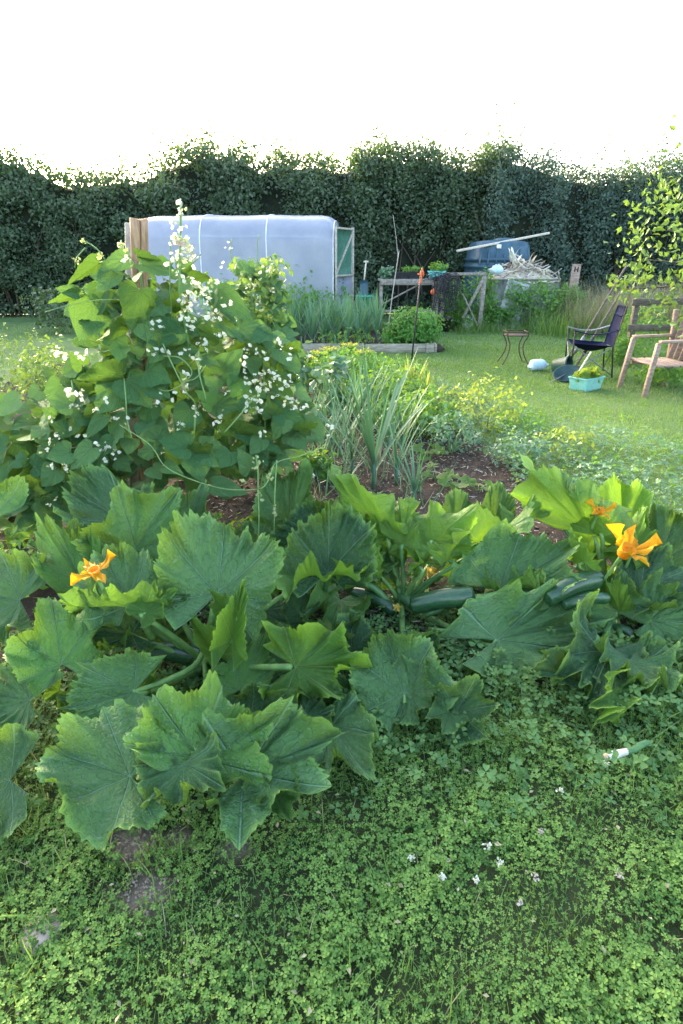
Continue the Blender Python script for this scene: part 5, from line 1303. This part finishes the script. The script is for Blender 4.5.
# ------------------------------------------------------------------ climbing beans
pk = root('bean_post', P(142, 500, 3.05) * [1, 1, 0], 'split reddish wooden post standing up through the climbing beans', 'post')
pb_ = ORG[pk.name]; pt = P(139, 220, 3.05)
w_ = 15 * pxm(pt)
V, F_ = sheet(lambda u, v: np.array([pb_ * (1 - a) + pt * a + np.array([w_ / 2 * (1 + .05 * math.sin(9 * a)) * (abs(math.cos(t)) ** .45) * np.sign(math.cos(t)), w_ / 2 * (abs(math.sin(t)) ** .45) * np.sign(math.sin(t)), .012 * math.sin(3 * t) * (a > .99)]) * (1 - .35 * math.exp(-((t - 4.95) / .10) ** 2)) if True else 0 for a, t in zip(u, v * 2 * np.pi)]), 24, 61)
V = np.array([(pb_ * (1 - a) + pt * a) for a in np.repeat(np.linspace(0, 1, 24), 61)])
t_ = np.tile(np.linspace(0, 2 * np.pi, 61), 24); a_ = np.repeat(np.linspace(0, 1, 24), 61)
rad = w_ / 2 * (1 + .03 * np.sin(7 * a_ + 2 * t_)) * (1 - .55 * np.exp(-((t_ - 4.9 - .06 * np.sin(14 * a_)) / .075) ** 2) * np.clip((a_ - .25) * 3, 0, 1))
V = V + np.stack([rad * np.sign(np.cos(t_)) * np.abs(np.cos(t_)) ** .45, rad * np.sign(np.sin(t_)) * np.abs(np.sin(t_)) ** .45, np.where(a_ > .99, .010 * np.sin(2 * t_), 0)], -1)
i = np.arange(23)[:, None] * 61; j = np.arange(60)[None]
V = np.vstack([V, [pt + [0, 0, .004]]])
mk('post', V, [np.stack([i + j, i + j + 1, i + 61 + j + 1, i + 61 + j], -1).reshape(-1, 4), np.array([[23 * 61 + k, 23 * 61 + k + 1, 24 * 61] for k in range(60)])], M['post'], pk)
q = P(130, 500, 3.15); q[2] = 0; o = mk('bean_post', *beam(q, P(130.5, 223, 3.15), .045, .045, .006), M['greywood'], loc=q); tag(o, 'thin grey post just left of the split wooden post', 'post')
cr = G(165, 505); cr[2] = 0
bm = root('bean_plant', cr, 'tall climbing bean covering the split wooden post, with a spire of white flowers', 'bean plant', 'climbing beans')
bl = root('bean_plant', G(70, 530) * [1, 1, 0], 'lower climbing bean at the left edge beside the post, with drooping pale leaves', 'bean plant', 'climbing beans')
br = root('bean_plant', G(258, 500) * [1, 1, 0], 'climbing bean spilling to the right with a cluster of white flowers', 'bean plant', 'climbing beans')
bb_ = root('bean_plant', (P(255, 300, 5.2)[0], 5.2, 0), 'bright yellow green climbing bean behind, in front of the polytunnel', 'bean plant', 'climbing beans')
hl = [polarleaf('leaf', M['bean_leaf'], heart_r, 2.3, (-1.75, -1.15, -.5, 0, .5, 1.15, 1.75), 37, 6, cup=c, droop=dr, fold=f, ruffle=.07, pleat=.05, seed=300 + k) for k, (c, dr, f) in enumerate(((.12, .15, .05), (.0, .25, .12), (.2, .05, -.08), (-.1, .3, .1), (.05, .12, .22), (.15, .3, .0)))]
hl_far = [polarleaf('leaf', M['bean_leaf'], heart_r, 2.3, (-1.4, -.6, 0, .6, 1.4), 17, 3, cup=c, droop=.2, fold=f, ruffle=.05, seed=320 + k) for k, (c, f) in enumerate(((.1, .05), (-.05, .15), (.15, -.1)))]
HW = 1.16
def bleaf(parent, bx, by, tx, ty, w, Y, under=0, Yt=None, k=None):
    B = P(bx, by, Y); T = P(tx, ty, Yt if Yt is not None else Y - .05)
    # a leaf is about as long as it is wide: lean it towards or away from the camera to reach that length
    W = w * pxm(B); L = np.linalg.norm(T - B)
    tc = toc(B)
    nh = (tc * .9 + np.array([rng.normal(0, .2), 0, .35])) if not under else (-tc * .8 + np.array([0, 0, .8]))
    u, v, n = frame(T - B, nh)
    put('leaf', hl[(k if k is not None else rng.integers(6))], parent, mat4(B, u, v, n, L, W / HW, (L + W) / 2))
    return B
tr_main = [(98.5, 263, 67, 284, 20, 1), (94, 304, 79, 341, 44, 0), (114, 272, 96, 293, 26, 0), (127, 259, 98, 268, 22, 0), (79, 295, 47, 303, 16, 1), (77, 293, 56, 287, 15, 0), (142, 315, 166, 345, 40, 0), (139, 290, 132, 330, 40, 1), (138, 256, 163, 260, 16, 1),
           (142, 264, 180, 274, 18, 0), (125, 324, 103, 336, 24, 1), (195, 278, 213, 270, 20, 1), (128, 346, 127, 368, 36, 0), (122, 381, 97, 414, 42, 0), (127, 380, 152, 406, 38, 0), (122, 377, 76, 378, 42, 1), (97, 409, 78, 439, 22, 1), (104, 416, 84, 440, 16, 0),
           (166, 352, 200, 350, 34, 0), (221, 375, 240, 350, 32, 0), (216, 405, 250, 402, 27, 0), (212, 405, 201, 391, 20, 0), (218, 390, 206, 376, 20, 0), (218, 339, 196, 327, 24, 1), (203, 360, 219, 364, 14, 0), (146, 372, 168, 380, 34, 0), (160, 440, 138, 436, 30, 0),
           (193, 452, 178, 437, 25, 1), (196, 451, 213, 445, 25, 1), (195, 455, 202, 482, 34, 0), (200, 448, 236, 466, 32, 0), (188, 447, 158, 440, 30, 0), (214, 485, 248, 494, 22, 0), (150, 425, 170, 440, 28, 0), (130, 440, 128, 455, 20, 0), (150, 446, 166, 452, 18, 0), (165, 466, 180, 470, 17, 0),
           (180, 470, 190, 476, 16, 0), (152, 468, 160, 478, 20, 0), (118, 462, 128, 468, 18, 0), (150, 405, 142, 428, 26, 0), (180, 330, 160, 345, 26, 0), (176, 300, 160, 300, 22, 1), (190, 410, 176, 432, 30, 0), (236, 466, 240, 448, 22, 0)]
tr_left = [(76, 424, 45, 443, 16, 0), (70, 405, 46, 398, 26, 0), (65, 430, 50, 424, 20, 0), (92, 448, 70, 470, 24, 0), (70, 452, 46, 458, 26, 0), (100, 455, 84, 472, 24, 0), (56, 470, 40, 486, 26, 0), (95, 480, 76, 492, 24, 0), (60, 385, 44, 392, 22, 0), (82, 365, 70, 352, 20, 0), (62, 420, 44, 408, 24, 0), (112, 440, 98, 458, 18, 0), (80, 440, 60, 436, 20, 1)]
tr_right = [(220, 294, 254, 322, 26, 0), (240, 328, 275, 337, 26, 0), (272, 400, 264, 420, 24, 0), (280, 414, 310, 428, 22, 0), (276, 412, 266, 398, 20, 0), (243, 432, 284, 452, 22, 0), (238, 430, 274, 428, 30, 1), (300, 430, 318, 420, 20, 1), (294, 436, 306, 450, 22, 0), (262, 352, 280, 362, 20, 1), (276, 380, 298, 400, 28, 1), (282, 350, 292, 368, 26, 0),
            (250, 470, 240, 450, 22, 0), (230, 452, 222, 468, 26, 0), (262, 440, 250, 455, 20, 0), (290, 352, 300, 340, 18, 1), (240, 380, 232, 398, 26, 0), (250, 395, 240, 412, 24, 0), (258, 368, 244, 360, 22, 0), (285, 420, 270, 436, 26, 0)]
for par, lst, Y0 in ((bm, tr_main, 2.78), (bl, tr_left, 2.75), (br, tr_right, 2.85)):
    st = MB()
    for (bx, by, tx, ty, w, un) in lst:
        Y = Y0 + rng.uniform(-.06, .10)
        B = bleaf(par, bx, by, tx, ty, w, Y, un)
        c = P(bx * .75 + (142 if par is bm else (90 if par is bl else 265)) * .25, by + 8, Y + .22)
        st.add(*tube(spl([B, (B + c) / 2 + [0, 0, .02], c], 4), [.0022, .003], 5))
    st.build('leaf_stalks', M['stem'], par)['kind'] = 'stuff'
poly_m = [(75, 300), (110, 262), (140, 262), (200, 262), (225, 300), (240, 345), (255, 400), (262, 470), (225, 500), (130, 500), (95, 450), (70, 390)]
poly_l = [(20, 425), (60, 405), (100, 400), (125, 450), (120, 500), (20, 520), (0, 450)]
poly_r = [(225, 330), (262, 325), (290, 350), (300, 400), (322, 425), (290, 450), (262, 480), (235, 470)]
def filler(par, poly, n, Y0, Y1, s0, s1, meshes, low=False):
    xs_, ys_ = [p[0] for p in poly], [p[1] for p in poly]; c = 0
    while c < n:
        px, py = rng.uniform(min(xs_), max(xs_)), rng.uniform(min(ys_), max(ys_))
        if not inpoly(np.array([px]), np.array([py]), poly)[0]: continue
        B = P(px, py, rng.uniform(Y0, Y1))
        a = rng.uniform(0, 6.28); d_ = np.array([math.cos(a), math.sin(a) * .8, rng.normal(-.35, .3)])
        u, v, nn = frame(d_, [rng.normal(0, .35), -.55 + rng.normal(0, .3), .7]); s = rng.uniform(s0, s1)
        put('leaf', meshes[rng.integers(len(meshes))], par, mat4(B, u, v, nn, s, s * 1.0, s)); c += 1
filler(bm, poly_m, 205, 2.88, 3.35, .085, .13, hl)
filler(bm, [(110, 340), (160, 340), (165, 500), (105, 500)], 26, 2.72, 2.95, .08, .115, hl)
filler(bm, [(82, 290), (118, 276), (130, 302), (150, 302), (168, 282), (225, 292), (238, 350), (82, 350)], 26, 2.80, 2.98, .085, .12, hl)
filler(bl, poly_l, 170, 2.75, 3.35, .08, .12, hl)
filler(bl, [(30, 372), (58, 345), (95, 372), (105, 420), (30, 440)], 30, 2.95, 3.2, .08, .11, hl)
filler(br, poly_r, 170, 2.88, 3.4, .08, .12, hl)
bk2 = root('bean_plant', (P(170, 440, 3.9)[0], 3.9, 0), 'shaded climbing bean behind the split post in the second row', 'bean plant', 'climbing beans')
filler(bk2, [(110, 330), (250, 330), (310, 400), (300, 470), (60, 480), (60, 400)], 260, 3.5, 4.3, .11, .17, hl_far)
vine(bk2, [(170, 470, 3.9), (172, 400, 3.9), (175, 330, 3.9)], .006)
bk3 = root('bean_plant', (P(-20, 470, 3.2)[0], 3.2, 0), 'low climbing bean at the far left edge of the row', 'bean plant', 'climbing beans')
filler(bk3, [(-60, 400), (20, 390), (60, 440), (60, 540), (-60, 560)], 150, 2.9, 3.4, .10, .15, hl_far)
vine(bk3, [(-20, 560, 2.9), (-15, 480, 3.1), (-10, 420, 3.1)], .006)
poly_b = [(222, 300), (240, 270), (262, 255), (276, 275), (285, 310), (300, 345), (290, 370), (250, 370), (230, 340)]
filler(bb_, poly_b, 190, 4.9, 5.5, .085, .13, hl_far)
# far small leaves lit from behind
foliage(bb_, 'young_leaves', np.array([P(rng.uniform(232, 285), rng.uniform(262, 345), rng.uniform(4.8, 5.4)) for _ in range(90)]), np.tile([0, -.5, .8], (90, 1)), 5, .03, .04, .08, M['tree_leaf'])
# flowers: white pea blossoms in loose clusters
pV = np.array([[0, 0, 0], [.30, .80, .35], [.95, .45, .02], [1.05, 0, .30], [.95, -.45, .02], [.30, -.80, .35], [.55, 0, .62], [.15, .25, .5], [.15, -.25, .5]])
pF = [np.array([[0, 1, 2], [0, 2, 3], [0, 3, 4], [0, 4, 5], [0, 7, 6], [0, 6, 8], [7, 1, 6], [8, 6, 5]])]
def cluster(par, px, py, rx, ry, n, Y, size=.021, mat='petal_white', nb=None):
    n = max(2, int(n * .66)) if mat == 'petal_white' else n
    c = np.column_stack([np.clip(rng.normal(0, .55, n), -1, 1) * rx, np.clip(rng.normal(0, .55, n), -1, 1) * ry])
    pos = np.array([P(px + a, py + b, Y + rng.normal(0, .02)) for a, b in c])
    o = scatter('flower_cluster', pV, pF, pos, rotmats(n, rng.uniform(.2, 1.6, n)), rng.uniform(.7, 1.15, n) * size, rng.uniform(0, 1, n), M[mat], par); o['kind'] = 'stuff'
    nb = nb if nb is not None else n // 2
    if nb:
        c = np.column_stack([rng.normal(0, .6, nb) * rx, rng.normal(0, .7, nb) * ry])
        pos = np.array([P(px + a, py + b, Y + rng.normal(0, .02)) for a, b in c])
        o = scatter('flower_buds', pV, pF, pos, rotmats(nb, rng.uniform(.2, 2.0, nb)), rng.uniform(.5, .9, nb) * size * .8, rng.uniform(0, 1, nb), M['bract'], par); o['kind'] = 'stuff'
# the tall flower spire
for i, (px, py, rx, ry, n) in enumerate(((180, 211, 4, 7, 9), (182, 205, 2, 4, 4), (177, 226, 8, 7, 9), (174, 238, 9, 7, 10), (182, 245, 11, 8, 13), (178, 257, 12, 8, 13), (190, 255, 6, 8, 10), (180, 270, 15, 10, 13), (188, 284, 12, 10, 12), (190, 300, 10, 10, 16), (186, 316, 8, 9, 10), (204, 288, 7, 9, 14), (212, 284, 5, 6, 7))):
    cluster(bm, px, py, rx, ry, n, 2.62, 0.0175, 'petal_white')
cluster(bm, 189, 247, 5, 6, 8, 2.60, .017, 'bract', 0); cluster(bm, 176, 243, 5, 6, 6, 2.60, .016, 'petal_pink', 0)
vine(bm, [(190, 350, 2.8), (181, 300, 2.66), (180, 250, 2.63), (181, 203, 2.63)], .005, 'stem'); vine(bm, [(172, 320, 2.8), (170, 280, 2.68), (171, 240, 2.66)], .003, 'stem')
for px, py, rx, ry, n in ((128, 262, 4, 8, 7), (120, 247, 4, 6, 4), (151, 353, 6, 4, 7), (189, 327, 5, 8, 9), (203, 344, 6, 6, 10), (196, 408, 4, 9, 9), (218, 423, 5, 6, 7), (105, 447, 8, 6, 9), (113, 456, 8, 6, 9), (119, 420, 8, 4, 6), (186, 352, 5, 5, 5), (194, 357, 4, 3, 4), (165, 350, 4, 3, 3), (243, 361, 5, 4, 4), (210, 318, 10, 5, 8)):
    cluster(bm, px, py, rx, ry, n, 2.68, 0.0175)
for px, py, rx, ry, n in ((57, 354, 9, 6, 12), (82, 360, 7, 5, 8), (68, 394, 7, 6, 9), (82, 396, 6, 6, 8), (54, 500, 6, 5, 6), (100, 446, 6, 5, 6), (48, 440, 5, 4, 4)):
    cluster(bl, px, py, rx, ry, n, 2.66, 0.0175)
for px, py, rx, ry, n in ((272, 378, 17, 10, 24), (280, 391, 14, 10, 17), (254, 402, 8, 12, 22), (291, 404, 9, 7, 16), (262, 392, 8, 7, 12), (305, 408, 4, 4, 5), (328, 432, 4, 5, 6), (278, 342, 4, 5, 6), (288, 354, 4, 5, 5), (250, 350, 5, 4, 5), (260, 352, 6, 4, 5), (311, 475, 4, 5, 4), (227, 468, 3, 3, 0)):
    if n: cluster(br, px, py, rx, ry, n, 2.70, 0.0175)
for px, py, rx, ry, n in ((231, 247, 5, 4, 5), (222, 262, 5, 4, 6), (248, 285, 6, 8, 8), (262, 268, 6, 5, 6), (258, 300, 5, 8, 6), (273, 290, 4, 4, 5), (240, 320, 6, 6, 6)):
    cluster(bb_, px, py, rx, ry, n, 4.85, .02)
vine(bb_, [(236, 275, 5), (231, 255, 5), (232, 238, 5)], .004); vine(bb_, [(258, 275, 5), (257, 250, 5), (259, 234, 5)], .004); vine(bb_, [(250, 280, 5), (240, 262, 5)], .004)
for _ in range(26):
    px, py = rng.uniform(150, 310), rng.uniform(300, 440)
    if px < 250 or py > 350: cluster(bm if px < 225 else br, px, py, 5, 5, int(rng.integers(2, 6)), 2.68, .018)
for _ in range(12): cluster(bl, rng.uniform(45, 110), rng.uniform(350, 470), 5, 4, int(rng.integers(2, 6)), 2.66, .018)
# twining stems and tendrils
vine(bm, [(163, 344, 2.70), (175, 370, 2.66), (187, 393, 2.66), (195, 404, 2.68), (194, 430, 2.70)], .0028); vine(bm, [(163, 356, 2.74), (180, 358, 2.72), (192, 372, 2.70), (182, 384, 2.70), (168, 391, 2.72), (155, 388, 2.76)], .003)
vine(bm, [(199, 350, 2.72), (199, 372, 2.68), (205, 395, 2.68), (206, 402, 2.70)], .0035); vine(bm, [(206, 365, 2.7), (196, 378, 2.7), (184, 382, 2.72)], .0028)
vine(bm, [(120, 425, 2.6), (150, 445, 2.52), (165, 466, 2.48), (190, 479, 2.46), (225, 489, 2.44), (258, 489, 2.42), (268, 481, 2.44), (276, 463, 2.5), (300, 456, 2.52), (322, 447, 2.56), (328, 436, 2.6)], .0022)
vine(br, [(258, 489, 2.42), (259, 520, 2.40), (258, 552, 2.38), (257, 580, 2.4)], .0032); vine(br, [(277, 460, 2.5), (275, 490, 2.44), (274, 540, 2.4)], .0028); vine(br, [(258, 490, 2.42), (258, 470, 2.42), (256, 455, 2.43)], .0035)
for px, py, rx, ry, n in ((258, 462, 6, 10, 8), (272, 478, 5, 6, 6), (275, 512, 3, 8, 7), (262, 494, 4, 5, 4), (242, 482, 5, 3, 4)): cluster(br, px, py, rx, ry, n, 2.42, .014, 'bract', 0)
vine(bm, [(105, 260, 2.7), (98, 250, 2.68), (88, 243, 2.68), (82, 242, 2.68)], .003); vine(bm, [(75, 268, 2.7), (77, 258, 2.68), (85, 248, 2.68)], .003); vine(bm, [(130, 300, 2.75), (100, 300, 2.72), (70, 305, 2.7), (45, 312, 2.7)], .002)
cluster(bm, 83, 242, 3, 3, 4, 2.68, .014, 'bract', 0); cluster(bm, 76, 261, 4, 3, 4, 2.68, .014, 'bract', 0); cluster(bm, 100, 254, 2, 4, 4, 2.68, .014, 'bract', 0); cluster(bm, 122, 248, 4, 5, 6, 2.66, .015, 'bract', 0)
vine(bm, [(196, 408, 2.68), (195, 425, 2.68), (194, 438, 2.7)], .003); vine(bm, [(256, 395, 2.75), (240, 415, 2.72), (225, 432, 2.72)], .004); vine(bm, [(124, 378, 2.76), (126, 400, 2.7), (127, 418, 2.7), (132, 438, 2.66)], .003)
vine(bm, [(170, 560, 2.6), (165, 500, 2.9), (155, 420, 3.0), (145, 330, 2.98), (140, 260, 2.98)], .006); vine(bl, [(70, 520, 2.95), (80, 450, 2.95), (72, 380, 2.95)], .005); vine(br, [(258, 520, 3.0), (265, 430, 3.0), (262, 340, 3.0)], .005); vine(bb_, [(256, 400, 5.2), (256, 330, 5.2), (250, 270, 5.15)], .008)
# large heart leaves of a bean seedling low between the courgette stalks
lo = root('bean_plant', G(258, 672) * [1, 1, 0], 'low bean shoot with heart shaped leaves between the courgette stalks', 'bean plant', 'climbing beans')
for bx, by, tx, ty, w, Y in ((256, 632, 236, 620, 28, 1.9), (258, 632, 276, 625, 26, 1.9), (258, 634, 256, 652, 30, 1.86), (346, 705, 334, 690, 36, 1.58), (350, 705, 366, 722, 34, 1.55)): bleaf(lo, bx, by, tx, ty, w, Y)
vine(lo, [(258, 672, 1.9), (257, 650, 1.92), (257, 632, 1.92)], .004, 'stem')
# ------------------------------------------------------------------ small things on the clover
q = G(606, 757, .05); e = P(640, 748, q[1] + .03); r = root('spring_onion', q, 'pulled white onion with a green stalk lying on the clover at the right', 'onion')
mk('bulb', *tube(spl([q, q + (e - q) * .12, q + (e - q) * .5, q + (e - q) * .62], 5), [.004, .013, .013, .011, .011], 10), M['bulb'], r)
mk('stalk', *tube(spl([q + (e - q) * .6, q + (e - q) * .8, e + [.02, .01, .01], e + [.045, .015, -.01]], 5), [.0112, .012, .009], 9), M['dark_stem'], r)
mk('root_end', *lathe([[.001, 0], [.008, .002], [.010, .006], [.012, .014]], 10, q - [.012, 0, 0], np.column_stack([[0, 1, 0], [0, 0, 1], [1, 0, 0]]), wob=.06), M['withered'], r)
q = G(42, 934); o = mk('stone', *lathe([[.001, .024], [.026, .022], [.042, .014], [.048, .005], [.04, -.02]], 18, q, wob=.05), M['stone'], loc=q); tag(o, 'smooth pale tan stone in the clover at the bottom left corner', 'stone')
for px, py in ((442, 876), (535, 877), (521, 904), (500, 862), (541, 832), (619, 876), (560, 790), (606, 764), (488, 846), (476, 880), (412, 858)):
    q = G(px, py, .05); V, F_, T = scatter('f', pV, pF, q + rng.normal(0, .004, (16, 3)), rotmats(16, rng.uniform(0, 1.8, 16)), rng.uniform(.0035, .006, 16), rng.uniform(0, 1, 16), None, noobj=True)
    b = MB().add(V, F_, T); o = b.build('clover_flower', M['petal_pink'] if px % 2 else M['petal_white'], loc=q * [1, 1, 0])
    tag(o, 'small pale clover flower head in the foreground lawn', 'flower', 'clover flowers')
